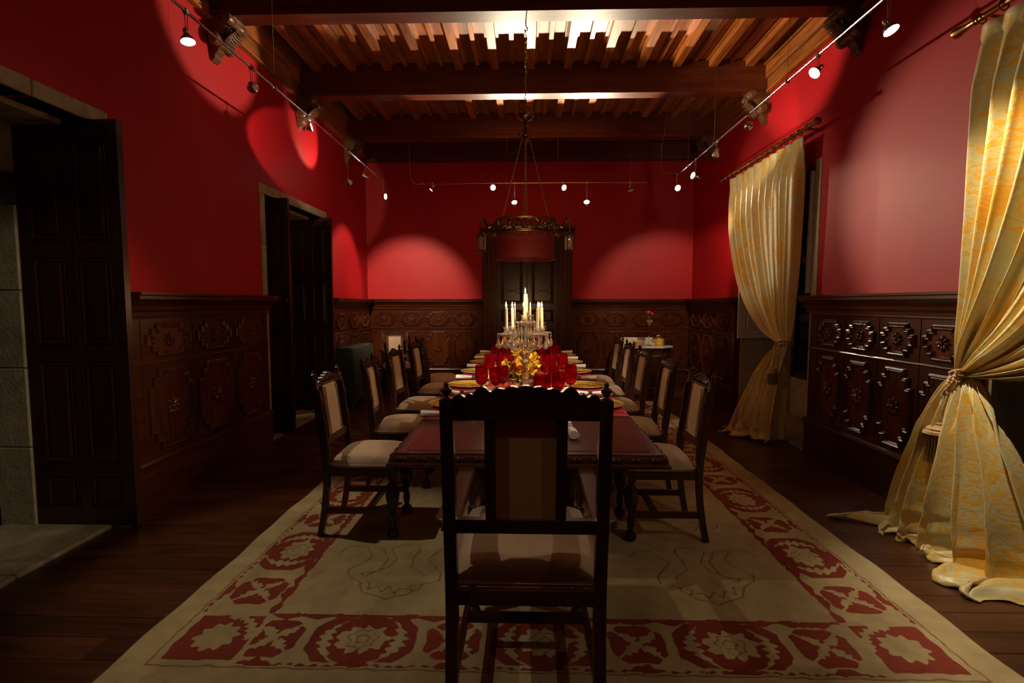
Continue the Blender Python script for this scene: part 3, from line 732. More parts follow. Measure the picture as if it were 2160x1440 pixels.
# ------------------------------------------------------------------ table
def build_table():
    ya, yb_ = 2.235, 6.86; hw = .595; cx = .008
    t = empty('dining_table', (cx, (ya + yb_) / 2, 0)); tag(t, 'long dark polished wooden dining table laid for dinner on the rug', 'table')
    L = (yb_ - ya) / 2
    b = MB()
    rings = []
    for off, z in ((0, .745), (0, .758), (.004, .7590), (.036, .7590), (.040, .7575), (.046, .7575), (.050, .7600), (.3, .7600)):
        q = off; rings.append([(-hw + q, -L + q, z), (hw - q, -L + q, z), (hw - q, L - q, z), (-hw + q, L - q, z)])
    b.loft(rings); b.build('tabletop', M['tabley'], t, ang=20)
    b = MB(); rings = []
    for off, z in ((.05, .70), (-.018, .70), (-.028, .705), (-.028, .715), (-.018, .722), (-.018, .735), (-.012, .747), (0, .752), (.05, .752)):
        rings.append([(-hw + off, -L + off, z), (hw - off, -L + off, z), (hw - off, L - off, z), (-hw + off, L - off, z)])
    b.loft(rings); b.build('edge_moulding', M['tabley'], t, ang=30)
    b = MB()
    def bead(x, y_, dirx):
        for s_ in (-.011, .011):
            b.sphere((x + (s_ if dirx else 0), y_ + (0 if dirx else s_), .737), .011, 6, 5, (1, 1, 1.0))
    n = 14
    for k in range(n):
        x = -hw + .04 + (2 * hw - .08) * k / (n - 1)
        bead(x, -L - .016, True); bead(x, L + .016, True)
    n = 54
    for k in range(n):
        y_ = -L + .04 + (2 * L - .08) * k / (n - 1)
        bead(-hw - .016, y_, False); bead(hw + .016, y_, False)
    tag(b.build('carved_beading', M['tabley'], t), kind='stuff')
    b = MB()
    for s_ in (-1, 1): b.box(s_ * .40 - .02, s_ * .40 + .02, -L + .28, L - .28, .60, .70)
    for s_ in (-1, 1): b.box(-.42, .42, s_ * (L - .3) - .02, s_ * (L - .3) + .02, .60, .70)
    b.build('apron', M['darkx'], t, smooth=False)
    prof = [(.05, .06), (.055, .10), (.03, .13), (.028, .16), (.05, .19), (.072, .25), (.078, .33), (.06, .42), (.035, .46), (.045, .48), (.03, .50), (.055, .54), (.055, .60)]
    lb = MB(); lb.lathe(prof, 20, mod=lambda a, z: 1 + .05 * math.cos(10 * a) * (.19 < z < .42)); lb.box(-.06, .06, -.06, .06, 0.0, .07); lm = lb.mesh('leg', M['chair'])
    for sy in (-1.35, 0, 1.35):
        for s_ in (-.27, .27): inst('leg', lm, t, (s_, sy, .016))
        b = MB(); b.box(-.33, .33, sy - .05, sy + .05, .02, .09); b.build('foot_rail', M['chairx'], t, smooth=False)
    b = MB(); b.bbox(-.03, .03, -1.4, 1.4, .12, .18, .006); b.build('stretcher', M['darky'], t, smooth=False)
    b = MB(); b.bbox(-.38, .38, -1.42, -1.28, .60, .68, .006); b.bbox(-.38, .38, 1.28, 1.42, .60, .68, .006); b.build('cross_rail', M['chairx'], t, smooth=False)
build_table()

# ------------------------------------------------------------------ chairs
def make_chair(name, W, D, Hp, zs, zc, pw, zp0, arms=False, lobes=None):
    """faces +y; seat centre at origin; W, D outer sizes; Hp post top; zs seat rail top; zc crest underside; zp0 lower rail top"""
    root = empty(name); ps = .040 if arms else .034
    yb0 = -D / 2
    def yb_(z):
        if z > zs: return yb0 - .085 * (z - zs) / (1.1 - zs)
        return yb0 - .05 * ((zs - z) / zs) ** 2
    xp = W / 2 - ps / 2
    def post(z0, z1, n=6):
        b = MB(); rings = []
        for k in range(n + 1):
            z = z0 + (z1 - z0) * k / n; y_ = yb_(z); h_ = ps / 2
            rings.append([(-h_, y_ - h_, z), (h_, y_ - h_, z), (h_, y_ + h_, z), (-h_, y_ + h_, z)])
        b.loft(rings); return b
    ml = post(0, zs - .05).mesh('leg', M['chair'], smooth=False); mp = post(zs - .05, Hp - .035).mesh('back_post', M['chair'], smooth=False)
    fin = MB(); yt = yb_(Hp); fin.lathe([(r_ * .8, Hp + q) for r_, q in [(.008, -.036), (.016, -.034), (.016, -.030), (.008, -.025), (.014, -.020), (.0215, -.010), (.0215, -.004), (.012, .003), (.007, .006), (.010, .010), (.009, .015), (.001, .019)]], 14, (0, yt, 0))
    mfin = fin.mesh('finial', M['chair'])
    bal = MB(); h0, h1 = zs + .05, zc - .01; prof = []
    for k in range(25):
        t = k / 24; prof.append((.008 + .0055 * abs(math.sin(PI * t * 3)) ** .7 + (.005 if k in (4, 8, 12, 16, 20) else 0), h0 + (h1 - h0) * t))
    b2 = MB(); b2.lathe(prof, 10)
    b2.v = [(v[0], v[1] + yb_(v[2]) + ps / 2 + .004, v[2]) for v in b2.v]; mbal = b2.mesh('baluster', M['chair'])
    for s_ in (-1, 1):
        inst('leg', ml, root, (s_ * xp, 0, 0)); p = inst('back_post', mp, root, (s_ * xp, 0, 0))
        inst('finial', mfin, p); inst('baluster', mbal, p)
    # turned front legs
    zr = zs - .06
    prof = [(.020, .0), (.033, .008), (.037, .025), (.030, .042), (.014, .05), (.019, .07), (.024, .10), (.021, .13), (.013, .15), (.017, .158), (.026, .18), (.039, .225), (.042, .265), (.034, .31), (.016, .335), (.014, .345), (.022, .352), (.022, zr)]
    if arms: pass
    fl = MB(); fl.lathe([(r_, z) for r_, z in prof], 16, mod=lambda a, z: 1 + .035 * math.cos(8 * a) * (.18 < z < .33)); fl.box(-.021, .021, -.021, .021, .352, zs - .005)
    mfl = fl.mesh('leg', M['chair'])
    yf = D / 2 - .03
    for s_ in (-1, 1): inst('leg', mfl, root, (s_ * (W / 2 - .028), yf, 0))
    # seat rails
    b = MB(); b.box(-W / 2 + .01, W / 2 - .01, yf - .012, yf + .02, zs - .055, zs); b.box(-W / 2 + ps, W / 2 - ps, yb0 - .012, yb0 + .014, zs - .05, zs)
    for s_ in (-1, 1): b.box(s_ * (W / 2 - .024) - .012, s_ * (W / 2 - .024) + .012, yb0, yf, zs - .055, zs)
    b.build('seat_rail', M['chairx'], root, smooth=False)
    # seat cushion
    n = 20; b = MB(); vs = []; sw = W / 2 - .002; y0 = yb0 + .015; y1 = D / 2 + .008
    def sq(u, v):
        # rounded square mapping
        x_ = u * sw * (1 - .03 * v * v * (v < 0)); yy = (y0 + y1) / 2 + v * (y1 - y0) / 2
        return x_, yy
    puff = .075 if arms else .07
    for i in range(n + 1):
        for j in range(n + 1):
            u, v = -1 + 2 * i / n, -1 + 2 * j / n; x_, yy = sq(u, v)
            e = (1 - abs(u) ** 3.2) * (1 - abs(v) ** 3.2); z = zs + .016 + puff * max(0, e) ** .42
            k = 1 - .03 * (1 - max(0, e)) * (abs(u * v) ** 6) * 3
            vs.append((x_ * k, yy * 1, z))
    bs = b.av(vs)
    for i in range(n):
        for j in range(n):
            a = bs + i * (n + 1) + j; b.af((a, a + n + 1, a + n + 2, a + 1))
    bor = [i * (n + 1) for i in range(n + 1)] + [n * (n + 1) + j for j in range(1, n + 1)] + [i * (n + 1) + n for i in range(n - 1, -1, -1)] + [j for j in range(n - 1, 0, -1)]
    nb = len(bor); low = b.av([(b.v[q][0], b.v[q][1], zs + .001) for q in bor])
    for k in range(nb): b.af((bor[k], bor[(k + 1) % nb], low + (k + 1) % nb, low + k))
    seat = b.build('seat', M['velvet'], root, ang=75)
    b = MB(); ring = [(vs[q][0] * 1.0, vs[q][1], zs + .014) for q in bor]; ring.append(ring[0]); b.tube(ring, .0055, 6, caps=False); b.build('piping', M['velvet'], seat)
    # back frame: splat stiles, lower rail
    b = MB(); st = .022 if not arms else .034
    def slab(x0, x1, z0, z1, th=.022, dy=0):
        b.loft([[(x0, yb_(z) - th / 2 + dy, z), (x1, yb_(z) - th / 2 + dy, z), (x1, yb_(z) + th / 2 + dy, z), (x0, yb_(z) + th / 2 + dy, z)] for z in (z0, (z0 + z1) / 2, z1)])
    for s_ in (-1, 1):
        b = MB(); a, c_ = sorted((s_ * pw / 2, s_ * (pw / 2 + st))); slab(a, c_, zp0, zc); b.build('back_stile', M['chair'], root, smooth=False)
    b = MB(); rh = .048 if arms else .04; slab(-xp, xp, zp0 - rh, zp0, .026); b.build('lower_rail', M['chairx'], root, smooth=False)
    # upholstered panel
    b = MB(); n = 10; y_off = 0
    for sd in (1, -1):
        vs = []
        for i in range(n + 1):
            for j in range(n + 1):
                u, v = -1 + 2 * i / n, -1 + 2 * j / n; z = (zp0 + zc) / 2 + v * (zc - zp0) / 2 * .995
                e = (1 - abs(u) ** 4) * (1 - abs(v) ** 4)
                vs.append((u * pw / 2 * 1.0, yb_(z) + (.006 + .014 * max(0, e) ** .5 if sd > 0 else -.004), z))
        bs = b.av(vs); b.cm = 0 if sd > 0 else 1
        for i in range(n):
            for j in range(n):
                a = bs + i * (n + 1) + j; b.af((a, a + 1, a + n + 2, a + n + 1) if sd > 0 else (a, a + n + 1, a + n + 2, a + 1))
    b.cm = 0
    pan = b.build('back_panel', [M['velvet'], M['backcloth']], root, ang=60, recalc=False)
    b = MB(); q = .012; zz0, zz1 = zp0 + q, zc - q; xx = pw / 2 - q
    path = [(-xx, zz0), (-xx, zz1), (xx, zz1), (xx, zz0), (-xx, zz0)]
    b.tube([(x_, yb_(z) + .018, z) for x_, z in path], .0035, 6); b.build('piping', M['velvet'], pan)
    # crest rail with scalloped outline
    ncr = 60; top = []; lob = lobes
    for k in range(ncr + 1):
        x_ = -xp + 2 * xp * k / ncr; u = x_ / xp
        z = zc + .030 * (Hp - zc) / .1
        for cu, cr, cz in lob:
            du = (u - cu) * xp
            if abs(du) < cr: z = max(z, zc + cz * (Hp - zc) + math.sqrt(cr * cr - du * du))
        top.append((x_, z))
    b = MB(); rings = []
    th = .026
    outl = [(-xp, zc), (xp, zc)] + top[::-1]
    b.loft([[(x_, yb_(z) - th / 2, z) for x_, z in outl], [(x_, yb_(z) + th / 2, z) for x_, z in outl]]); b.build('crest_rail', M['chairx'], root, ang=30)
    b = MB()   # carving on the front face
    for cu, cr, cz in lob:
        z = zc + cz * (Hp - zc); yy = yb_(z) + th / 2
        b.torus((cu * xp, yy, z), cr * .68, .005, 14, 6, Matrix.Rotation(PI / 2, 3, 'X')); b.sphere((cu * xp, yy, z), cr * .3, 8, 6, (1, .6, 1))
    for k in range(9):
        x_ = (-.8 + .2 * k) * xp; z = zc + .018; b.tube([(x_, yb_(z) + th / 2, z), (x_ + .008, yb_(z) + th / 2 + .008, z + .012), (x_ + .002, yb_(z) + th / 2, z + .03)], [.006, .005, .002], 6)
    b.build('crest_carving', M['chair'], root)
    # stretchers
    zt = .155 if not arms else .15
    for s_ in (-1, 1): b = MB(); b.box(s_ * (W / 2 - .026) - .011, s_ * (W / 2 - .026) + .011, yb0 - .01, yf - .01, zt - .018, zt + .018); b.build('side_stretcher', M['darky'], root, smooth=False)
    b = MB(); b.box(-W / 2 + .03, W / 2 - .03, .015, .045, zt - .016, zt + .016) ; b.build('cross_stretcher', M['chairx'], root, smooth=False)
    if arms:
        za = .695
        for s_ in (-1, 1):
            xa = s_ * (W / 2 - .012)
            pts = [(-.035, -.13 - D / 2 + .11), (-.020, -.145 - D / 2 + .11), (.0, -.14 - D / 2 + .11), (.012, -.125 - D / 2 + .11), (.018, -.11 - D / 2 + .11), (.030, -.11 - D / 2 + .12), (.045, -.095 - D / 2 + .12)]
            outl = [(-.035, -D / 2 - .03), (.012, -D / 2 - .035), (.024, -D / 2 - .025), (.026, -D / 2 - .005), (.036, -D / 2), (.050, -D / 2 + .012), (.046, -D / 2 + .1), (.034, D / 2 - .10), (.045, D / 2 - .04), (.035, D / 2 - .005), (-.02, D / 2 - .005), (-.032, D / 2 - .04), (-.030, D / 2 - .1), (-.035, -D / 2 + .1)]
            b = MB(); b.loft([[(xa + s_ * p, q, z + 0) for p, q in offset_poly(outl, off)] for z, off in ((za - .030, -.0), (za - .004, 0), (za, .004))])
            arm = b.build('armrest', M['tabley'], root, ang=30)
            b = MB(); b.box(xa - .03, xa + .03, D / 2 - .045, D / 2 + .02, za - .065, za - .03); b.build('arm_scroll', M['chairx'], arm, smooth=False)
            b = MB(); b.lathe([(.020, zs - .01), (.020, zs + .05), (.012, zs + .06), (.026, zs + .11), (.028, zs + .14), (.013, zs + .19), (.02, zs + .2), (.02, za - .03)], 14, (s_ * (W / 2 - .028), yf, 0)); b.build('arm_support', M['chair'], root)
    return root

LOB_S = [(0, .026, .62), (-.22, .022, .50), (.22, .022, .50), (-.42, .022, .36), (.42, .022, .36), (-.64, .020, .18), (.64, .020, .18)]
LOB_C = [(0, .045, .66), (-.17, .036, .72), (.17, .036, .72), (-.34, .028, .74), (.34, .028, .74), (-.55, .0225, .84), (.55, .0225, .84), (-.70, .013, .72), (.70, .013, .72), (-.84, .0235, .58), (.84, .0235, .58)]
RUGZ = .016
WORD = ['nearest', 'second', 'third', 'fourth', 'farthest']
sc0 = make_chair('dining_chair', .42, .42, .985, .425, .905, .20, .59, False, LOB_S)
CH = [ # side, x of seat centre, y centre, extra turn, label
 (-1, -.985, 3.205, 0), (-1, -.965, 4.02, 6), (-1, -.985, 4.84, -4), (-1, -.975, 5.72, -3), (-1, -1.08, 6.52, 24),
 (1, .805, 3.19, 0), (1, .825, 4.00, -3), (1, .835, 4.85, 2), (1, .86, 5.68, 0), (1, .875, 6.42, 2)]
LBL = {-1: ['carved beige chair nearest the camera on the left of the table', 'second carved beige chair from the camera on the left, turned slightly inwards',
            'third carved beige chair from the camera on the left side', 'fourth carved beige chair from the camera on the left, seen almost edge on',
            'farthest carved beige chair on the left, turned to face the camera more'],
       1: ['carved beige chair nearest the camera on the right of the table', 'second carved beige chair from the camera on the right side',
           'third carved beige chair from the camera on the right side', 'fourth carved beige chair from the camera on the right side', 'farthest carved beige chair on the right side of the table']}
cnt = {-1: 0, 1: 0}
for i, (sd, x, y_, tr) in enumerate(CH):
    o = sc0 if i == 0 else copy_tree(sc0)
    o.location = (x, y_, RUGZ); o.rotation_euler = (0, 0, (-PI / 2 if sd < 0 else PI / 2) + R(tr))
    tag(o, LBL[sd][cnt[sd]], 'chair', 'side chairs along the %s of the dining table' % ('left' if sd < 0 else 'right')); cnt[sd] += 1
cv = make_chair('carver_armchair', .530, .60, 1.145, .455, 1.045, .190, .712, True, LOB_C)
cv.location = (.0, 1.955, RUGZ); tag(cv, 'large dark carved armchair seen from behind at the near end of the table', 'armchair')
c2 = make_chair('carver_armchair', .43, .46, .99, .425, .90, .20, .60, True, LOB_S)
c2.location = (-2.02, 8.02, 0); c2.rotation_euler = (0, 0, PI + R(22)); tag(c2, 'beige armchair with pale seat standing against the back wall panelling', 'armchair')

# ------------------------------------------------------------------ table setting
TZ = .7605
def add(o, loc, rz=0, label=None, cat=None, group=None):
    o.location = loc; o.rotation_euler = (0, 0, rz); tag(o, label, cat, group); return o
# prototypes
b = MB(); b.lathe([(.001, .004), (.06, .004), (.105, .005), (.112, .009), (.162, .017), (.165, .019), (.164, .015), (.112, .004), (.095, .0), (.001, .0)], 48); plate_m = b.mesh('charger_plate', M['plate'])
b = MB(); b.lathe([(.001, .003), (.05, .003), (.056, .006), (.083, .012), (.085, .013), (.082, .009), (.05, .0), (.001, 0)], 32); side_m = b.mesh('side_plate', M['side_plate'])
def napkin():
    root = empty('napkin'); n = 26; b = MB(); rings = []
    for i in range(n + 1):
        t = -1 + 2 * i / n; pinch = .80 - .26 * math.exp(-(t * 3.2) ** 2) + .16 * t * t; ring = []
        for j in range(20):
            a = 2 * PI * j / 20; fold = 1 + (.07 * math.sin(3 * a + t * 2) + .05 * math.sin(5 * a - 3 * t)) * (1 if abs(t) > .1 else .4)
            ring.append((t * .15, .027 * pinch * fold * math.cos(a), .024 + .021 * pinch * fold * math.sin(a)))
        rings.append(ring)
    b.loft(rings, caps=False)
    for i, s_ in ((0, 1), (n, -1)):   # rolled spiral end
        c = rings[i]; r2 = [(p[0] + s_ * .006, p[1] * .6, .024 + (p[2] - .024) * .6) for p in c]; r3 = [(p[0] + s_ * .001, p[1] * .45, .024 + (p[2] - .024) * .45) for p in c]; r4 = [(p[0] + s_ * .006, p[1] * .2, .024 + (p[2] - .024) * .2) for p in c]
        b.loft([c, r2, r3, r4], caps=True)
    b.build('cloth_roll', M['napkin'], root, ang=70)
    b = MB(); b.M = Matrix.Translation((0, 0, .024)) @ Matrix.Rotation(PI / 2, 4, 'Y'); b.lathe([(.0185, -.012), (.0205, -.012), (.0205, .012), (.0185, .012)], 20, caps=False); b.build('napkin_ring', M['silver'], root)
    return root
np0 = napkin()
def placemat(x0, x1, y0, y1):
    b = MB(); n = 12
    rings = []
    vs = []
    for k in range(n + 1): vs.append((x0 + (x1 - x0) * k / n, y0 + .004 * math.sin(k * 2.1), 0))
    for k in range(1, n): vs.append((x1 + .003 * math.sin(k * 3.3), y0 + (y1 - y0) * k / n, 0))
    for k in range(n, -1, -1): vs.append((x0 + (x1 - x0) * k / n, y1 + .004 * math.sin(k * 1.7), 0))
    for k in range(n - 1, 0, -1): vs.append((x0 + .003 * math.sin(k * 2.2), y0 + (y1 - y0) * k / n, 0))
    b.loft([[(v[0], v[1], z) for v in vs] for z in (0, .0025)]); return b
def cutlery(kind):
    b = MB()
    def strip(pts):   # (y, half width, z)
        r1 = []
        for (yy, hw, z) in pts: r1.append([(-hw, yy, z), (-hw * .5, yy, z + .0025), (hw * .5, yy, z + .0025), (hw, yy, z), (0, yy, z - .001)])
        b.loft(r1)
    hz = .003
    if kind == 'knife':
        strip([(-.11, .004, hz), (-.10, .008, hz), (-.07, .006, hz), (-.01, .004, hz), (.0, .005, hz), (.02, .008, hz), (.08, .009, hz), (.105, .006, hz), (.118, .001, hz)])
    elif kind == 'fork':
        strip([(-.10, .004, hz), (-.09, .009, hz), (-.06, .006, hz), (.01, .003, hz), (.035, .004, hz + .002), (.045, .011, hz + .002), (.058, .012, hz)])
        for k in range(4): b.tube([(-.0095 + .0063 * k, .056, hz), (-.0095 + .0063 * k, .08, hz + .002), (-.0095 + .0063 * k, .102, hz + .006)], [.002, .0018, .001], 5)
    else:
        strip([(-.10, .004, hz), (-.09, .009, hz), (-.06, .006, hz), (.02, .003, hz), (.04, .004, hz + .002), (.055, .014, hz + .001), (.072, .018, hz), (.088, .014, hz + .001), (.098, .003, hz + .003)])
    return b.mesh(kind, M['silver'])
cut = {k: cutlery(k) for k in ('knife', 'fork', 'spoon')}
def goblet(r_=.042, h_=.24, bowl=.11):
    root = empty('wine_goblet'); hb = h_ - bowl
    b = MB(); w_ = .0016; P = []
    outer = [(.006, hb), (.022, hb + .006), (.036, hb + .022), (r_, hb + .052), (r_, hb + .072), (r_ * .86, h_)]
    inner = [(r_ * .86 - w_, h_), (r_ - w_, hb + .072), (r_ - w_, hb + .052), (.034, hb + .025), (.02, hb + .011), (.001, hb + .007)]
    b.lathe([(.001, hb - .001)] + outer + inner, 28); b.build('bowl', M['ruby'], root)
    b = MB(); b.lathe([(.001, 0), (.036, 0), (.036, .0015), (.02, .004), (.008, .010), (.0045, .02), (.004, hb * .5), (.0075, hb * .55), (.004, hb * .6), (.005, hb - .012), (.008, hb - .0015), (.001, hb - .0015)], 20); b.build('stem', M['clear'], root)
    return root
gA = goblet(.045, .245, .135); gB = goblet(.045, .225, .125); gC = goblet(.056, .215, .135)
gp = {'A': gA, 'B': gB, 'C': gC}; used = {'A': 0, 'B': 0, 'C': 0}; npused = 0
PY = [3.31, 4.09, 4.92, 5.70, 6.45]
for sd in (-1, 1):
    side = 'left' if sd < 0 else 'right'; grp_side = 'on the %s side of the table' % side
    for k, yc in enumerate(PY):
        w_ = WORD[k]; wt = (w_ + ' from the near end') if k in (1, 2, 3) else (w_ + ' to the camera' if k == 0 else w_)
        x0, x1 = sorted((sd * .10, sd * .598)) ; z = TZ
        o = placemat(x0, x1, -.31, .27).build('placemat', M['mat'], None, (0.008, yc, z)); tag(o, 'crimson cloth placemat on the %s side of the table, %s' % (side, wt), 'placemat', 'crimson placemats %s' % grp_side)
        z += .0027
        px_ = sd * .462
        o = inst('charger_plate', plate_m, None, (px_, yc, z), (0, 0, k * 1.1 + sd)); tag(o, 'gold and orange patterned dinner plate on the %s, %s' % (side, wt), 'plate', 'patterned plates %s' % grp_side)
        o = inst('side_plate', side_m, None, (sd * .27, yc + .26 if k else yc + .22, z)); o.location.z = z if k < 0 else z
        o.location = (sd * .290, yc - .205, z); tag(o, 'small orange rimmed side plate on the %s, %s' % (side, wt), 'plate', 'small side plates %s' % grp_side)
        nn = np0 if npused == 0 else copy_tree(np0); npused += 1
        add(nn, (sd * .455, yc + .335, TZ + .001), R(random.uniform(-4, 4)) + (0 if sd > 0 else PI), 'rolled white napkin in a silver ring beyond the %s plate on the %s' % (w_, side), 'napkin', 'rolled napkins %s' % grp_side)
        # cutlery
        for kind, dy, dx in (('fork', -.212, .05), ('knife', .195, .02), ('spoon', .225, -.01)):
            c = inst(kind, cut[kind], None, (sd * (.45 + dx), yc + dy, z + .0005), (0, 0, (PI / 2 if sd > 0 else -PI / 2) + R(random.uniform(-4, 4))))
            tag(c, 'silver %s beside the %s dinner plate on the %s side' % (kind, w_, side), kind, 'silver cutlery %s' % grp_side)
        # goblets: (type, x, dy)
        G = [('A', .30, .15), ('B', .205, .19), ('B', .155, .095)] if sd > 0 else [('A', .300, .13), ('B', .205, .17), ('B', .165, .275)]
        if sd > 0 and k == 0: G = [('A', .300, .15), ('B', .19, .27), ('C', .098, -.11), ('B', .203, -.055)]
        for gi, (ty, gx, dy) in enumerate(G):
            g = gp[ty] if used[ty] == 0 else copy_tree(gp[ty]); used[ty] += 1
            pos = ['outer', 'middle', 'inner', 'small front'][gi]
            add(g, (sd * gx, yc + dy, TZ + (.0027 if gx > .17 and dy < .27 else .0002)), random.random(), '%s ruby red goblet of the group at the %s place on the %s side' % (pos, w_, side), 'goblet', 'red goblets %s' % grp_side)
nn = copy_tree(np0); add(nn, (.225, 2.62, TZ + .001), PI / 2 + .06, 'rolled white napkin lying end on near the table edge behind the armchair back', 'napkin')
nn = copy_tree(np0); add(nn, (-.455, 2.93, TZ + .001), .05, 'rolled white napkin at the near left corner of the table, behind the armchair post', 'napkin')

# ------------------------------------------------------------------ candelabra
def drop_mesh():
    b = MB(); prof = [(.0008, 0), (.004, -.004), (.0095, -.020), (.0155, -.035), (.0150, -.043), (.009, -.051), (.001, -.055)]
    b.lathe(prof, 8); b.v = [(v[0], v[1] * .55, v[2]) for v in b.v]
    b.sphere((0, 0, .006), .006, 6, 5); b.sphere((0, 0, .018), .005, 6, 5); b.sphere((0, 0, .027), .004, 6, 4)
    return b.mesh('crystal_pendant', M['crystal'], smooth=False)
dm = drop_mesh()
def holder(b, c):
    x, y_, z = c
    b.lathe([(.001, z - .002), (.012, z), (.010, z + .008), (.017, z + .018), (.022, z + .034), (.019, z + .046), (.026, z + .056), (.0245, z + .057), (.014, z + .045), (.013, z + .03), (.001, z + .028)], 16, (x, y_, 0), mod=lambda a, zz: 1 + .06 * math.cos(8 * a) * (zz > .04 + z))
def dish(b, c, r_):
    x, y_, z = c
    b.lathe([(.001, z - .012), (.02, z - .012), (r_ * .7, z - .003), (r_, z + .009), (r_ * .97, z + .011), (r_ * .66, z + .001), (.015, z - .007), (.001, z - .007)], 28, (x, y_, 0), mod=lambda a, zz: 1 + .045 * abs(math.cos(7 * a)) * (zz > z - .004))
def candelabrum(loc, a0, R0, s, label, tag_w):
    root = empty('crystal_candelabrum', loc); root.scale = (s, s, s); tag(root, label, 'candelabrum', 'crystal candelabra on the dining table')
    b = MB(); b.lathe([(.001, 0), (.072, 0), (.074, .006), (.06, .014), (.045, .022), (.032, .035), (.022, .045), (.001, .046)], 32, mod=lambda a, z: 1 + .05 * math.cos(12 * a)); b.build('base', M['crystal'], root)
    b = MB(); b.lathe([(.001, .046), (.016, .047), (.032, .07), (.035, .095), (.026, .15), (.020, .19), (.024, .205), (.018, .212), (.030, .225), (.030, .245), (.018, .255), (.026, .262), (.040, .285), (.038, .30), (.022, .318), (.016, .325), (.001, .326)], 20, mod=lambda a, z: 1 + (.06 * math.cos(10 * a) if z < .2 else .03 * math.cos(8 * a))); b.build('shaft', M['crystal'], root, ang=50)
    b = MB(); b.lathe([(.001, .326), (.030, .328), (.034, .345), (.018, .36), (.018, .365), (.013, .37), (.013, .50), (.02, .505), (.001, .506)], 8); b.build('column', M['crystal'], root, smooth=False)
    zd = .435
    for k in range(5):
        if k < 4:
            a = a0 + k * PI / 2; ex, ey = R0 * math.cos(a), R0 * math.sin(a); z = zd
            b = MB(); b.tube([(.02 * math.cos(a), .02 * math.sin(a), .345), (ex * .4, ey * .4, .318), (ex * .75, ey * .75, .33), (ex * .97, ey * .97, .38), (ex, ey, zd - .01)], [.009, .0085, .008, .008, .007], 8); b.build('arm', M['crystal'], root)
            rd = .066; npn = 7; zz = z
        else: ex = ey = 0; z = .515; rd = .072; npn = 6; zz = z
        b = MB(); dish(b, (ex, ey, z), rd); d = b.build('drip_dish', M['crystal'], root)
        b = MB(); holder(b, (ex, ey, z)); b.build('candle_cup', M['crystal'], root)
        for q in range(npn):
            t = 2 * PI * q / npn + k; inst('crystal_pendant', dm, d, (ex + rd * math.cos(t), ey + rd * math.sin(t), z - .025), (0, 0, t + 1), (1.3, 1.3, 1.3) if k < 4 else (1.45, 1.45, 1.45))
        ch = .185 if k == 4 else .165; zc = z + .030
        c = empty('candle', (loc[0] + ex * s, loc[1] + ey * s, loc[2] + zc * s)); c.scale = (s, s, s)
        where = 'tall centre' if k == 4 else ['right rear', 'left rear', 'left front', 'right front'][k]
        tag(c, 'lit ivory candle in the %s cup of the %s candelabrum' % (where, tag_w), 'candle', 'lit candles on the %s candelabrum' % tag_w)
        c.rotation_euler = (R(random.uniform(-1.5, 1.5)), R(random.uniform(-2, 1)), 0)
        b = MB(); b.lathe([(.001, 0), (.0102, 0), (.0102, ch - .008), (.0085, ch - .001), (.004, ch - .003), (.001, ch - .003)], 16); b.build('wax_stick', M['wax'], c)
        b = MB(); b.tube([(0, 0, ch - .004), (.0003, 0, ch + .006)], .0009, 6); b.build('wick', M['hall'], c)
        b = MB(); b.lathe([(.0005, ch + .002), (.0034, ch + .006), (.0056, ch + .013), (.0050, ch + .021), (.0026, ch + .032), (.0004, ch + .043)], 10); fl = b.build('flame', M['flame_core'], c); fl.visible_shadow = True
        ld = bpy.data.lights.new('candle_light', 'POINT'); ld.energy = 2.2; ld.color = (1, .60, .26); ld.shadow_soft_size = .006
        lo = bpy.data.objects.new('candle_light', ld); col.objects.link(lo); lo.parent = c; lo.location = (0, 0, ch + .052)
candelabrum((-.010, 3.76, TZ + .0005), R(35), .157, 1.0, 'near crystal candelabrum with five lit candles and hanging drops, among the red goblets', 'near')
candelabrum((.012, 5.95, TZ + .0005), R(75), .150, 1.0, 'far crystal candelabrum half hidden behind the near one', 'far')

# ------------------------------------------------------------------ autumn leaf arrangements
def leaf_mesh(mat):
    b = MB(); pts = []
    for k in range(28):
        a = 2 * PI * k / 28 - PI / 2; r_ = .50 + .45 * abs(math.cos(2.5 * (a - PI / 2))) ** 1.3 + (.05 if k % 2 else -.03)
        if k == 0: r_ = .2
        x, y_ = r_ * math.cos(a) * .036, r_ * math.sin(a) * .036 + .03
        pts.append((x, y_, .010 * math.sin(x * 90) + .25 * (x * x + y_ * y_) / .05 * .1))
    c = b.av([(0, .03, .006)]); q = b.av(pts)
    for k in range(28): b.af((c, q + k, q + (k + 1) % 28))
    q = b.av([(-.0008, 0, 0), (.0008, 0, 0), (.0008, -.035, -.008), (-.0008, -.035, -.008)]); b.af((q, q + 1, q + 2, q + 3))
    return b.mesh('leaf', mat, smooth=False, recalc=False)
lms = [leaf_mesh(M[k]) for k in ('leaf_o', 'leaf_y', 'leaf_y', 'leaf_g', 'leaf_o', 'leaf_r')]
def arrangement(loc, n, sp, label):
    root = empty('leaf_arrangement', loc); tag(root, label, 'leaves', 'autumn leaf centrepieces')
    b = MB(); b.lathe([(.001, .0), (.045, .0), (.055, .03), (.05, .07), (.055, .075), (.050, .075), (.046, .07), (.05, .03), (.04, .004), (.001, .004)], 24); b.build('glass_bowl', M['clear'], root)
    for k in range(n):
        a = random.uniform(0, 2 * PI); t = random.random() ** .6; z = .085 + sp[2] * .85 * random.random() * (1 - .5 * t)
        inst('leaf', random.choice(lms), root, (sp[0] * t * math.cos(a), sp[1] * t * math.sin(a), z), (random.uniform(-.3, 1.5), random.uniform(-.7, .7), a - PI / 2 + random.uniform(-.5, .5)), (random.uniform(1.0, 1.7),) * 3)
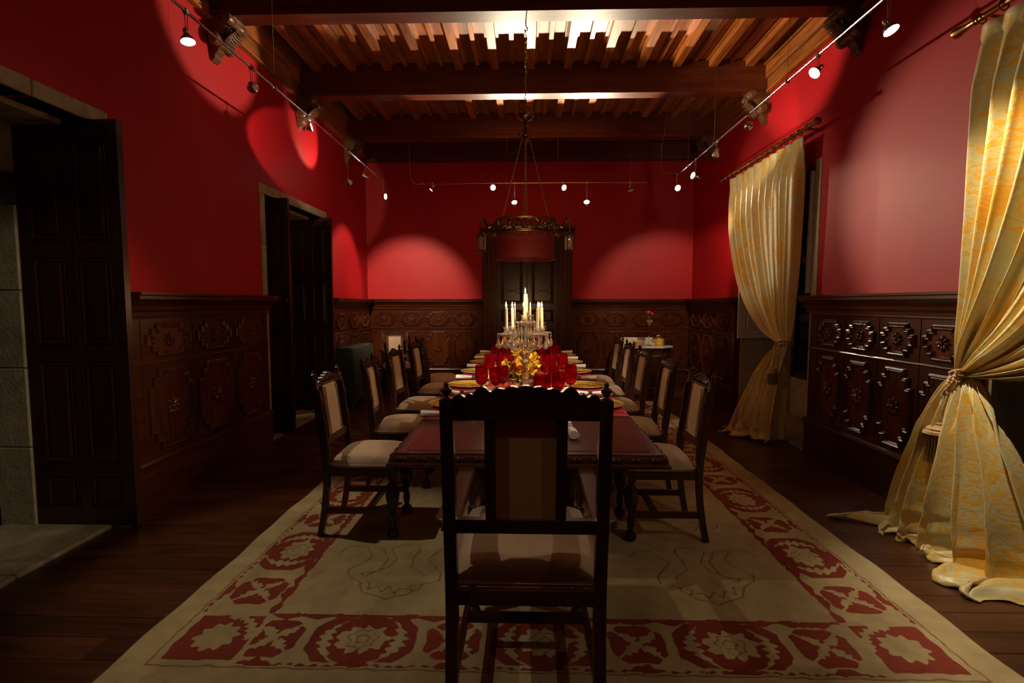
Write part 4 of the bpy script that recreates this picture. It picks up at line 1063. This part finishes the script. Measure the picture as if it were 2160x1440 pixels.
arrangement((-.085, 3.84, TZ), 60, (.075, .12, .15), 'orange and yellow autumn leaves in a bowl left of the near candelabrum')
arrangement((.02, 4.22, TZ), 60, (.07, .13, .17), 'orange and green autumn leaves behind the near candelabrum on the right')
arrangement((-.02, 4.95, TZ), 45, (.085, .18, .15), 'autumn leaves farther down the table between the two candelabra')
b = MB(); b.sphere((0, 0, .028), .028, 14, 10); o = b.build('glass_ball', M['clear'], None, (-.115, 3.78, TZ)); tag(o, 'small clear glass ball vase left of the near candelabrum foot', 'vase')

# ------------------------------------------------------------------ chandelier
def chandelier():
    cx, cy = -.008, 4.50
    t = empty('chandelier', (cx, cy, 0)); tag(t, 'dark bronze ring chandelier with red shade and lanterns hung over the table', 'chandelier')
    zr1, zr0, R0 = 2.125, 2.015, .262
    b = MB()
    for z in (zr1, zr0): b.torus((0, 0, z), R0, .0065, 48, 6)
    for z in (zr1 - .012, zr0 + .012): b.torus((0, 0, z), R0, .003, 48, 5)
    b.build('ring_hoop', M['bronze'], t)
    b = MB(); n = 20
    for k in range(n):
        a = 2 * PI * k / n
        for s_ in (-1, 1):
            pts = []
            for q in range(9):
                u = q / 8; aa = a + s_ * (.02 + .11 * math.sin(PI * u) * 1.0); z = zr0 + .015 + (zr1 - zr0 - .03) * (u if s_ > 0 else 1 - u); pts.append((R0 * math.cos(aa), R0 * math.sin(aa), z))
            b.tube(pts, .0052, 5)
        Mx = Matrix.Rotation(a, 3, 'Z') @ Matrix.Rotation(PI / 2, 3, 'Y')
        b.torus((R0 * math.cos(a + .08), R0 * math.sin(a + .08), (zr0 + zr1) / 2 + .018), .017, .0048, 10, 5, Mx)
        b.torus((R0 * math.cos(a - .05), R0 * math.sin(a - .05), (zr0 + zr1) / 2 - .02), .016, .0045, 10, 5, Mx)
    b.build('scroll_frieze', M['bronze'], t)
    b = MB(); b.lathe([(R0 - .012, zr0 + .01), (R0 - .012, 1.800)], 64, caps=False, mod=lambda a, z: 1 + .006 * math.cos(60 * a)); b.build('shade', M['shade'], t, recalc=False)
    b = MB(); b.torus((0, 0, 1.80), R0 - .012, .003, 48, 5); b.build('shade_hem', M['shade'], t)
    for k in (0, 2):
        a = PI / 4 * 0 + k * PI / 2; ca, sa = math.cos(a), math.sin(a)
        br = MB()
        P = lambda r_, z: (r_ * ca, r_ * sa, z)
        br.tube([P(R0, 2.07), P(R0 + .03, 2.09), P(R0 + .055, 2.075), P(R0 + .075, 2.10), P(R0 + .09, 2.135), P(R0 + .105, 2.145), P(R0 + .115, 2.125), P(R0 + .112, 2.06)], [.012, .013, .011, .012, .011, .009, .007, .004], 8)
        br.tube([P(R0 + .095, 2.14), P(R0 + .088, 2.165), P(R0 + .100, 2.15)], [.005, .004, .002], 6); br.sphere(P(R0 + .015, 2.08), .022, 10, 8); br.sphere(P(R0 + .0, 2.10), .018, 8, 6)
        br.tube([P(R0, 2.02), P(R0 + .02, 2.0), P(R0 + .012, 1.965)], [.012, .01, .003], 6)
        br.build('bracket', M['bronze'], t)
        lx, ly = (R0 + .112) * ca, (R0 + .112) * sa
        b = MB(); b.lathe([(.005, 2.055), (.012, 2.035), (.030, 2.015), (.046, 2.005), (.046, 1.998), (.001, 1.998)], 6, (lx, ly, 0)); b.lathe([(.001, 1.878), (.038, 1.878), (.038, 1.872), (.001, 1.870)], 6, (lx, ly, 0))
        for q in range(6):
            aa = 2 * PI * q / 6; b.tube([(lx + .036 * math.cos(aa), ly + .036 * math.sin(aa), 1.875), (lx + .038 * math.cos(aa), ly + .038 * math.sin(aa), 2.0)], .0028, 5)
        ln = b.build('lantern', M['bronze'], t, smooth=False)
        b = MB()
        for q in range(12):
            aa = 2 * PI * q / 12
            for zz in range(9): b.sphere((lx + .031 * math.cos(aa), ly + .031 * math.sin(aa), 1.888 + zz * .0125), .0065, 5, 4)
        tag(b.build('glass_beads', M['crystal'], ln, smooth=False), kind='stuff')
    def chain(p0, p1, name, n_, r_=.008, sag=0):
        b = MB(); p0, p1 = Vector(p0), Vector(p1); d = p1 - p0; u = d.normalized()
        q = u.to_track_quat('Z', 'Y').to_matrix()
        for k in range(n_):
            c = p0 + d * ((k + .5) / n_); Mx = q @ Matrix.Rotation((k % 2) * PI / 2, 3, 'Z') @ Matrix.Diagonal((1, 1, 1)) @ Matrix.Rotation(PI / 2, 3, 'X') @ Matrix.Diagonal((.62, 1.25 * (d.length / n_) / (2 * r_), 1))
            off = Vector((.006 * math.sin(k * .9), 0, 0)) * sag
            b.torus(tuple(c + off), r_, .003, 10, 5, Mx)
        tag(b.build(name, M['chain'], t, recalc=False), kind='stuff')
    for a in (0, PI / 2, PI, 3 * PI / 2):
        if a in (0, PI): p1 = (.205 * math.cos(a), 0, zr1)
        else: p1 = (.012 * math.sin(a), R0 * math.sin(a), zr1)
        p0 = (.035 * math.cos(a), .03 * math.sin(a), 2.80)
        chain(p0, p1, 'suspension_chain', 34, .0075)
        mid = [p0[i] + (p1[i] - p0[i]) * .5 for i in range(3)]
    b = MB(); b.lathe([(.001, 2.755), (.014, 2.765), (.030, 2.785), (.036, 2.81), (.030, 2.83), (.036, 2.838), (.028, 2.85), (.022, 2.88), (.012, 2.91), (.018, 2.925), (.012, 2.94), (.014, 2.955), (.03, 2.965), (.065, 2.985), (.072, 2.998), (.064, 2.992), (.02, 2.982), (.008, 2.99), (.006, 3.02), (.001, 3.021)], 16, mod=lambda a, z: 1 + .09 * math.cos(8 * a) * (z > 2.96)); b.build('crown', M['bronze'], t)
    for k in range(3):
        a = 2 * PI * k / 3 + .5; b = MB(); b.torus((.040 * math.cos(a), .04 * math.sin(a), 2.86), .022, .005, 14, 6, Matrix.Rotation(a, 3, 'Z') @ Matrix.Rotation(PI / 2, 3, 'X')); b.build('crown_scroll', M['bronze'], t)
    b = MB()
    b.tube([(0, 0, 3.02), (-.01, 0, 3.05), (-.045, 0, 3.06), (-.055, 0, 3.09), (-.04, 0, 3.12), (-.01, 0, 3.12), (0, 0, 3.10)], .005, 6); b.tube([(.005, 0, 3.02), (.03, 0, 3.04), (.035, 0, 3.065), (.02, 0, 3.075), (.01, 0, 3.06)], .005, 6); b.build('scroll_hook', M['bronze'], t)
    chain((0, 0, 3.03), (0, 0, 3.70), 'hanging_chain', 34, .011, 1)
    b = MB(); b.tube([(0, 0, 3.79), (0, 0, 3.73), (.014, 0, 3.715), (.014, 0, 3.695), (0, 0, 3.69), (-.012, 0, 3.70)], .005, 6); b.build('ceiling_hook', M['bronze'], t)
chandelier()

# ------------------------------------------------------------------ lighting tracks and lamps
TRZ = 3.15
TRX = {'left': -2.025, 'right': 2.035}
TRY = 7.60
def track(name, p0, p1, wires, label, cable=None):
    t = empty(name, p0); tag(t, label, 'light track', 'suspended lighting tracks'); d = Vector(p1) - Vector(p0)
    b = MB(); b.tube([(0, 0, 0), tuple(d)], .0085, 8); b.build('bar', M['steel'], t)
    for w_ in wires:
        p = d * w_; b = MB(); b.tube([tuple(p + Vector((0, 0, .01))), (p.x, p.y, ZT - .02 - p0[2])], .0013, 5); b.build('suspension_wire', M['wire'], t)
        b = MB(); b.lathe([(.008, -.02), (.016, -.014), (.016, .014), (.006, .022)], 10, tuple(p)); b.build('connector', M['steel'], t)
    if cable:
        b = MB(); b.tube([tuple(Vector(q) - Vector(p0)) for q in cable], .004, 6); b.build('power_cable', M['wire'], t)
track('lighting_track', (TRX['left'], 1.2, TRZ), (TRX['left'], 7.40, TRZ), (.2, .49, .68, .88, .995), 'thin steel lighting track suspended along the left red wall')
track('lighting_track', (TRX['right'], 1.2, TRZ), (TRX['right'], 7.26, TRZ), (.2, .50, .76, .91, .985), 'thin steel lighting track suspended along the right red wall')
track('lighting_track', (-1.62, TRY, TRZ), (1.72, TRY, TRZ), (.035, .40, .62, .93), 'thin steel lighting track suspended across the room before the back wall',
      [(-1.52, TRY, TRZ), (-1.62, TRY, TRZ + .0), (-1.68, TRY, TRZ + .07), (-1.69, TRY, TRZ + .3), (-1.69, TRY, ZT - .02)])
b = MB(); b.tube([(1.86, 7.1, ZT - .02), (1.85, 7.1, 3.8), (1.80, 7.1, 3.5), (1.79, 7.08, 3.2), (1.85, 7.09, TRZ), (2.03, 7.1, TRZ)], .004, 6); o = b.build('power_cable', M['wire']); tag(o, 'loose thin power cable hanging from the ceiling to the far end of the right track', 'cable')
def lamp(tr, s, drop, target, watts, cone, blend, label):
    if tr == 'back': p = Vector((s, TRY, TRZ))
    else: p = Vector((TRX[tr], s, TRZ))
    root = empty('track_spotlight', tuple(p)); tag(root, label, 'spotlight', 'small halogen spotlights on the %s track' % tr)
    hd = Vector((0, 0, -drop)); hs = 1.3
    tgt = Vector(target) if target else p + Vector((.1, -.3, -1))
    d = (tgt - (p + hd)).normalized()
    b = MB(); b.box(-.012, .012, -.012, .012, -.014, .014)
    for s_ in (-.009, .009): b.tube([(s_, 0, -.01), (s_ * .4, 0, -drop + .01)], .0022, 5)
    b.build('stem', M['steel'], root)
    q = d.to_track_quat('Z', 'Y').to_euler()
    b = MB(); b.lathe([(.001, -.034), (.011, -.032), (.013, -.018), (.009, -.012), (.016, .0), (.027, .016), (.032, .030), (.030, .030), (.024, .016), (.001, .006)], 18); b.build('reflector', M['steel'], root, tuple(hd), q).scale = (hs,) * 3
    b = MB(); b.lathe([(.001, .031), (.0285, .0265), (.0285, .0255), (.001, .025)], 18); b.build('lens', M['bulb'] if watts else M['off'], root, tuple(hd), q).scale = (hs,) * 3
    b = MB(); b.tube([tuple(hd - d * .03), tuple(hd - d * .08 + Vector((0, 0, -.012)))], .0012, 5); b.build('aiming_pin', M['steel'], root)
    if watts:
        ld = bpy.data.lights.new('halogen', 'SPOT'); ld.energy = watts * LK; ld.color = WARM; ld.spot_size = R(cone); ld.spot_blend = blend; ld.shadow_soft_size = .02
        lo = bpy.data.objects.new('halogen_beam', ld); col.objects.link(lo); lo.parent = root; lo.location = hd + d * .05; lo.rotation_euler = (-d).to_track_quat('Z', 'Y').to_euler()
LK = 1.0
for L_ in LAMPS: lamp(*L_)

# ------------------------------------------------------------------ curtains
def curtain(name, label, rodY, tieP, floorF, sgn, X0, seed, pud, free_ctrl, nf=11, X_floor=None, swagz=1.1, w_m=2.4):
    """u=0 at the tied edge, u=1 at the free edge. rodY=(y_tied, y_free)"""
    rnd = random.Random(seed); NU, NV = 300, 210; root = empty(name, (X0, rodY[0], 0)); tag(root, label, 'curtain')
    zt = 2.965; yt, yf = rodY; gy, gz = tieP; out = []
    ph = [rnd.uniform(0, 6.28) for _ in range(12)]
    va, vb = .52, .90
    for j in range(NV + 1):
        v = j / NV
        for i in range(NU + 1):
            u = i / NU; ytop = yt + (yf - yt) * u
            th = 2 * PI * nf * u + ph[0] + .7 * math.sin(2 * PI * u * 2.3 + ph[1]) + 1.1 * noise.noise(Vector((u * 7, v * 2.2, seed))); sw = -(abs(math.cos(th / 2)) ** .8 * 2 - 1.15)
            s2 = math.sin(2 * PI * nf * 2.1 * u + ph[2]); s3 = math.sin(2 * PI * 3.2 * u + ph[3])
            if v <= va:
                t = v / va
                # bezier from rod to the tie
                Pz0, Py0 = zt, ytop
                G = Vector((X0, gy + (u - .5) * .075 * sgn, gz + .02 * (1 - u) + .0))
                cz = 2.2 - (2.2 - swagz) * u; cy = ytop + (gy - ytop) * (.10 + .10 * (1 - u))
                z = (1 - t) ** 2 * Pz0 + 2 * t * (1 - t) * cz + t * t * G.z
                y_ = (1 - t) ** 2 * Py0 + 2 * t * (1 - t) * cy + t * t * G.y
                amp = .020 + .050 * min(1, t * 5) - .012 * t; 
                pinch = (1 - math.exp(-((t - .035) / .03) ** 2) * .55)
                x = X0 - .0 + sw * amp * pinch + s2 * .010 * min(1, t * 4) + s3 * .018 * t - .03 * t * math.sin(PI * u)
                y_ += math.cos(th) * .012 * min(1, t * 4)
                if t > .9: k = (t - .9) / .1; x = x * (1 - .45 * k) + (X0 - .01) * .45 * k
            elif v <= vb:
                t = (v - va) / (vb - va)
                g = Vector((X0, gy + (u - .5) * .075 * sgn, gz + .02 * (1 - u)))
                a, c_ = floorF[0], floorF[1]          # (x,y) tied side, free side
                fx = a[0] + (c_[0] - a[0]) * u - floorF[2] * math.sin(PI * u); fy = a[1] + (c_[1] - a[1]) * u
                e = t ** .62; z = g.z + (.035 - g.z) * t
                amp = .030 + .082 * min(1, t * 1.4); fr = 2 * PI * (nf * .52) * u + ph[4] + .9 * math.sin(6 * u + ph[5]) + 1.6 * noise.noise(Vector((u * 6, v * 3.0, seed + 3)))
                m_ = min(1, t * 3); sx = sw * (1 - m_) - (abs(math.cos(fr / 2)) ** .8 * 2 - 1.15) * m_
                x = (X0 - .006) * (1 - e) + fx * e + sx * amp + .012 * math.sin(fr * 2.3 + t * 5) * t
                y_ = g.y * (1 - e) + fy * e + math.sin(fr) * .034 * t
                if t < .08: k = 1 - t / .08; x = x * (1 - .45 * k) + (X0 - .01) * .45 * k
                x -= .03 * math.sin(PI * min(1, t * 2.2)) * .5
                last = (x, y_)
            else:
                t = (v - vb) / (1 - vb); a, c_ = floorF[0], floorF[1]
                fx = a[0] + (c_[0] - a[0]) * u - floorF[2] * math.sin(PI * u); fy = a[1] + (c_[1] - a[1]) * u
                fr = 2 * PI * (nf * .52) * u + ph[4] + .9 * math.sin(6 * u + ph[5]) + 1.6 * noise.noise(Vector((u * 6, v * 3.0, seed + 3)))
                L = pud(u); L = (L[0] * (.85 + 1.5 * noise.noise(Vector((u * 7, 1.3, seed)))), L[1] + .10 * noise.noise(Vector((u * 9, 4.3, seed)))); x = fx - (abs(math.cos(fr / 2)) ** .8 * 2 - 1.15) * .112 * (1 - .4 * t) + .012 * math.sin(fr * 2.3 + 5) - L[0] * math.sin(1.9 * t) / .95
                y_ = fy + math.sin(fr) * .034 + L[1] * t
                z = .035 * (1 - t) ** 2 + .007 + .020 * (.4 + .8 * abs(math.sin(fr * .8 + t * 2 + ph[6]))) * math.sin(PI * t ** .8) + .012 * math.sin(fr * 2.7 + t * 7) * (1 - t) 
                z = max(.006, z)
            if v > .1:
                nn = noise.noise(Vector((u * 16, v * 9, seed))) ; x += nn * .012 * min(1, (v - .1) * 3); z += 0 if v < .9 else abs(nn) * .018
            if v > .80:
                kk = min(1, (v - .80) / .09); n2 = noise.noise(Vector((u * 38, v * 30, seed + 9))); n3 = noise.noise(Vector((u * 17, v * 45, seed + 5)))
                x += kk * (.016 * n2 + .014 * n3); y_ += kk * .014 * n3; z = max(.006, z + kk * (.012 * n2 + .016 * n3))
            x = min(x, 2.625 if not (z > 1.5) else 2.69)
            out.append((x - X0, y_ - rodY[0], z))
    me = bpy.data.meshes.new('cloth'); faces = []
    for j in range(NV):
        for i in range(NU):
            a = j * (NU + 1) + i; faces.append((a, a + 1, a + NU + 2, a + NU + 1))
    me.from_pydata(out, [], faces); uvl = me.uv_layers.new(name='UVMap')
    ui = np.empty(len(me.loops), dtype='i'); me.loops.foreach_get('vertex_index', ui)
    uv = np.stack([(ui % (NU + 1)) / NU * w_m, (ui // (NU + 1)) / NV * 3.4], -1); uvl.data.foreach_set('uv', uv.astype('f').ravel())
    me.polygons.foreach_set('use_smooth', [True] * len(me.polygons)); me.materials.append(M['brocade'])
    o = inst('cloth', me, root); so = o.modifiers.new('thickness', 'SOLIDIFY'); so.thickness = .003; so.offset = 0
    return root
def rod(y0, y1, X, z, label, ends):
    t = empty('curtain_rod', (X, y0, z)); tag(t, label, 'curtain rod', 'brass curtain rods'); L = y1 - y0
    b = MB(); b.tube([(0, 0, 0), (0, L, 0)], .017, 14); b.build('pole', M['brass'], t)
    for e in ends:
        yy = 0 if e < 0 else L
        b = MB(); b.M = Matrix.Translation((0, yy, 0)) @ Matrix.Rotation(-e * PI / 2, 4, 'X'); b.lathe([(.019, -.03), (.022, -.02), (.018, -.01), (.018, .03), (.024, .07), (.032, .10), (.030, .115), (.012, .122), (.001, .123)], 16); b.build('finial', M['brass'], t)
    n = max(6, int(L / .13))
    for k in range(n):
        b = MB(); b.torus((0, .06 + (L - .12) * k / (n - 1), -.006), .027, .0045, 16, 6, Matrix.Rotation(PI / 2, 3, 'X')); b.build('curtain_ring', M['brass'], t)
    for yy in (.09, L - .09):
        b = MB(); b.tube([(0, yy, 0), (.06, yy, -.01), (2.72 - X, yy, -.01)], .009, 8); b.build('wall_bracket', M['brass'], t)
    return t
# near window curtain: tied at its far edge, free edge towards the camera
curtain('gold_curtain', 'gold brocade curtain nearest the camera, tied with a tasselled cord and pooling on the floor', (3.10, 1.25), (3.03, 1.00),
        ((2.44, 3.40), (2.46, 2.40), .14), -1, 2.545, 5, lambda u: ((.085 + .15 * math.exp(-((u - .04) / .09) ** 2) + .06 * math.sin(u * 9 + 1)), (.06 * math.exp(-(u / .1) ** 2) - .10 * u)), None, 12, swagz=1.02, w_m=2.6)
# far window curtain: tied at its near edge
curtain('gold_curtain', 'gold brocade curtain over the far window, tied back at its near edge', (4.99, 6.70), (5.13, 1.02),
        ((2.55, 5.17), (2.33, 5.72), .04), 1, 2.555, 9, lambda u: (.05 + .10 * u, .12 * u), None, 10, swagz=1.25, w_m=2.3)
rod(1.0, 3.16, 2.555, 3.02, 'brass curtain rod with flared finial above the near curtain', (1,))
rod(4.84, 6.84, 2.555, 3.02, 'brass curtain rod with rings above the far window curtain', (-1, 1))
def tieback(loc, s, label, drop, ts):
    t = empty('tieback', loc); tag(t, label, 'tieback', 'corded curtain tiebacks')
    def rope(pts, r_=.008):
        # two-strand twisted rope along a path
        P = []; 
        for a, c_ in zip(pts[:-1], pts[1:]):
            for k in range(10): P.append(Vector(a).lerp(Vector(c_), k / 10))
        P.append(Vector(pts[-1])); b = MB()
        for off in (0, PI):
            b.tube([tuple(p + Vector((math.cos(i * .9 + off), math.sin(i * .9 + off), math.cos(i * .9 + off + 1.2))) * r_ * .55) for i, p in enumerate(P)], r_ * .75, 6)
        return b
    ring = [(.072 * math.cos(a) - .0, .062 * math.sin(a), .012 * math.sin(a * 2)) for a in [2 * PI * k / 14 for k in range(15)]]
    rope(ring).build('cord_loop', M['cord'], t)
    rope([(p[0] * 1.02, p[1] * 1.02, p[2] + .03) for p in ring]).build('cord_loop', M['cord'], t)
    tp = [(-.07, -.02 * s, .03), (-.095, -.03 * s, -.03), (-.105, .02 * s, -.10), (-.12, .02 * s, -drop)]
    rope(tp).build('hanging_cord', M['cord'], t); rope([(-.06, .03 * s, .01), (-.10, .0, -.04), (-.10, -.01 * s, -.11), (-.122, .015 * s, -drop)]).build('hanging_cord', M['cord'], t)
    x, y_, z = -.122, .018 * s, -drop
    b = MB(); b.lathe([(r_ * ts, z + q) for r_, q in [(.001, .01), (.010, .008), (.014, .0), (.012, -.006), (.028, -.02), (.034, -.03), (.030, -.034), (.040, -.045), (.042, -.06), (.036, -.064), (.001, -.064)]], 20, (x, y_, 0)); b.build('tassel_head', M['cord'], t)
    b = MB()
    for k in range(60):
        a = 2 * PI * k / 60; r0 = .038 * ts * (1 if k % 2 else .75); l = random.uniform(.10, .115) * (1 + .5 * (ts > 1)); b.tube([(x + r0 * math.cos(a), y_ + r0 * math.sin(a), z - .06), (x + r0 * 1.12 * math.cos(a), y_ + r0 * 1.12 * math.sin(a), z - .06 - l)], .0035, 4)
    tag(b.build('tassel_fringe', M['fringe'], t), kind='stuff')
tieback((2.535, 3.03, 1.0), 1, 'twisted gold cord with a large fringed tassel round the near curtain', .28, 1.75)
tieback((2.545, 5.13, 1.02), -1, 'twisted gold cord with a small tassel round the far curtain', .22, 1.0)

# white shutters of the far window niche
def shutter(loc, rz, w_, z0, z1, label):
    o = leaf_door('window_shutter', None, (loc[0], loc[1], z0), rz, w_, [(.075, (z1 - z0) / 2 - .03), ((z1 - z0) / 2 + .03, z1 - z0 - .07)], mat='white', th=.035, cols=1, h_=z1 - z0)
    return tag(o, label, 'shutter')
shutter((2.665, 6.585, 0), 0, .66, .965, 2.68, 'pale lavender panelled shutter folded against the far side of the far window')
shutter((2.675, 5.04, 0), 0, .62, 1.50, 2.66, 'pale shutter edge showing between the far curtain and the red wall')

# ------------------------------------------------------------------ radiator
def radiator():
    t = empty('radiator', (-2.40, 7.20, 0)); tag(t, 'dark green cast iron radiator standing by the left panelling near the back corner', 'radiator')
    b = MB(); rings = []
    for y_, k in ((-.031, .92), (-.026, 1), (.022, 1), (.027, .92)):
        pts = []
        for a, c_ in ((-.115, .10), (.115, .10), (.115, .78), (.105, .815), (.08, .835), (-.08, .835), (-.105, .815), (-.115, .78)): pts.append((a * k, y_, .45 + (c_ - .45) * (.985 if k < 1 else 1)))
        rings.append(pts)
    b.loft(rings); sm = b.mesh('section', M['iron'], ang=50)
    for k in range(15): inst('section', sm, t, (0, -.42 + .06 * k, 0))
    b = MB()
    for y_ in (-.42, .42):
        for x in (-.08, .08): b.lathe([(.03, 0), (.022, .03), (.018, .11)], 10, (x, y_, 0))
    b.build('foot', M['iron'], t); b = MB(); b.tube([(0, -.44, .16), (0, -.50, .16), (0, -.52, .14), (0, -.52, .0)], .014, 8); b.build('pipe', M['iron'], t)
radiator()

# ------------------------------------------------------------------ console by the back wall
def console():
    zt = .78
    t = empty('console_table', (1.86, 7.95, 0)); tag(t, 'dark console with a white marble top against the back wall, right of the chairs', 'console table')
    top = [(-.40, -.50 + .02), (.20, -.50), (.34, -.20), (.34, .0 + .30), (-.40, .30)]
    top = [(-.44, -.30), (.17, -.30), (.36, -.10), (.36, .40), (-.44, .40)]
    b = MB(); b.loft([[(x, y_, z) for x, y_ in offset_poly(top, off)] for z, off in ((zt - .022, .004), (zt - .018, 0), (zt - .004, 0), (zt, .004))]); b.build('marble_top', M['marble'], t, smooth=False)
    b = MB(); b.prism([(-.42, zt), (.30, zt), (.30, zt + .10), (-.30, zt + .10), (-.36, zt + .08), (-.42, zt)], .37, .39, lambda p, q, a: (p, a, q)); b.build('marble_upstand', M['marble'], t, smooth=False)
    body = offset_poly(top, .03)
    b = MB(); b.loft([[(x, y_, z) for x, y_ in body] for z in (.08, zt - .022)]); b.build('cabinet_body', M['dark'], t, smooth=False)
    b = MB(); b.loft([[(x, y_, z) for x, y_ in offset_poly(top, off)] for z, off in ((0, .02), (.08, .02))]); b.build('plinth', M['dark'], t, smooth=False)
    for k in range(2):
        o, _ = raised_panel(rect(.24, .52), 0, PROF, M['dark'], 'door_panel', t, (-.28 + .30 * k, -.27, .40))
    zt += .0005
    # lidded pot
    p = empty('lidded_pot', (2.01, 7.88, zt)); tag(p, 'gold patterned lidded porcelain pot on the marble console', 'pot')
    b = MB(); b.lathe([(.001, 0), (.052, 0), (.058, .005), (.072, .06), (.080, .10), (.086, .115), (.082, .118), (.001, .118)], 24, mod=lambda a, z: 1); b.build('body', M['porcelain'], p)
    b = MB(); b.lathe([(.001, .118), (.090, .119), (.088, .126), (.05, .134), (.001, .138)], 24); lid = b.build('lid', M['brass'], p)
    b = MB(); b.torus((0, 0, .150), .018, .006, 12, 6, Matrix.Rotation(PI / 2, 3, 'X')); b.tube([(-.03, 0, .145), (0, 0, .160), (.03, 0, .145)], .006, 6); b.build('knob', M['brass'], lid)
    for s_ in (-1, 1): b = MB(); b.torus((s_ * .085, 0, .08), .024, .006, 14, 6, Matrix.Rotation(PI / 2, 3, 'X')); b.build('handle', M['brass'], p)
    # sauce bowl with its saucer
    p = empty('saucer', (1.69, 7.86, zt)); b = MB(); b.lathe([(.001, .004), (.055, .004), (.10, .014), (.102, .016), (.09, .008), (.05, 0), (.001, 0)], 28); tag(p, 'white saucer under the gold bowl on the marble console', 'saucer'); b.build('dish', M['marble'], p)
    p = empty('two_handled_bowl', (1.69, 7.86, zt + .0055)); tag(p, 'gold patterned two handled bowl with white rim on the marble console', 'bowl')
    b = MB(); b.lathe([(.001, 0), (.04, 0), (.045, .008), (.070, .045), (.082, .066), (.079, .067), (.066, .045), (.04, .01), (.001, .008)], 26); b.build('body', M['porcelain'], p)
    b = MB(); b.torus((0, 0, .066), .081, .005, 26, 6); b.build('rim', M['marble'], p)
    for s_ in (-1, 1): b = MB(); b.tube([(s_ * .075, 0, .06), (s_ * .115, 0, .066), (s_ * .12, 0, .05), (s_ * .065, 0, .03)], .0055, 6); b.build('handle', M['marble'], p)
    # tall stemmed glass with sand and red flowers
    p = empty('stemmed_vase', (1.875, 7.93, zt)); tag(p, 'tall stemmed glass vase holding sand and red flowers on the console', 'vase')
    b = MB(); b.lathe([(.001, 0), (.055, 0), (.055, .003), (.012, .012), (.006, .03), (.005, .27), (.010, .31), (.03, .325), (.052, .335), (.056, .35), (.056, .46), (.0535, .46), (.053, .35), (.03, .339), (.001, .337)], 28); b.build('glass', M['clear'], p)
    b = MB(); b.lathe([(.001, .340), (.03, .342), (.0515, .352), (.0515, .385), (.03, .392), (.001, .388)], 20); b.build('sand_fill', M['sand'], p)
    pm_ = MB(); pm_.lathe([(.001, 0), (.008, .004), (.014, .014), (.012, .018), (.001, .01)], 7); pmesh = pm_.mesh('petal', M['petal'])
    for k in range(26):
        a = random.uniform(0, 6.28); r_ = .052 * math.sqrt(random.random()); inst('flower_petal', pmesh, p, (r_ * math.cos(a), r_ * math.sin(a), .465 + random.uniform(0, .03) + .02 * (1 - r_ / .05)), (random.uniform(-.8, .8), random.uniform(-.8, .8), a), (1.2, 1.2, 1.0))
    for k in range(6):
        a = random.uniform(0, 6.28); b = MB(); b.tube([(0, 0, .40), (.02 * math.cos(a), .02 * math.sin(a), .44), (.055 * math.cos(a), .055 * math.sin(a), .485)], [.002, .004, .001], 5); b.build('leaf_sprig', M['green'], p)
    # small box frame at the right end
    p = empty('wooden_box', (2.17, 8.02, zt)); tag(p, 'small dark wooden box with gilt edge at the right end of the console', 'box'); b = MB(); b.bbox(-.05, .07, -.06, .06, 0, .085, .003); b.build('body', M['dark'], p, smooth=False)
    b = MB(); b.box(-.055, .075, -.065, .065, .085, .09); b.box(-.058, -.05, -.06, .06, 0, .085); b.build('gilt_edge', M['brass'], p, smooth=False)
console()
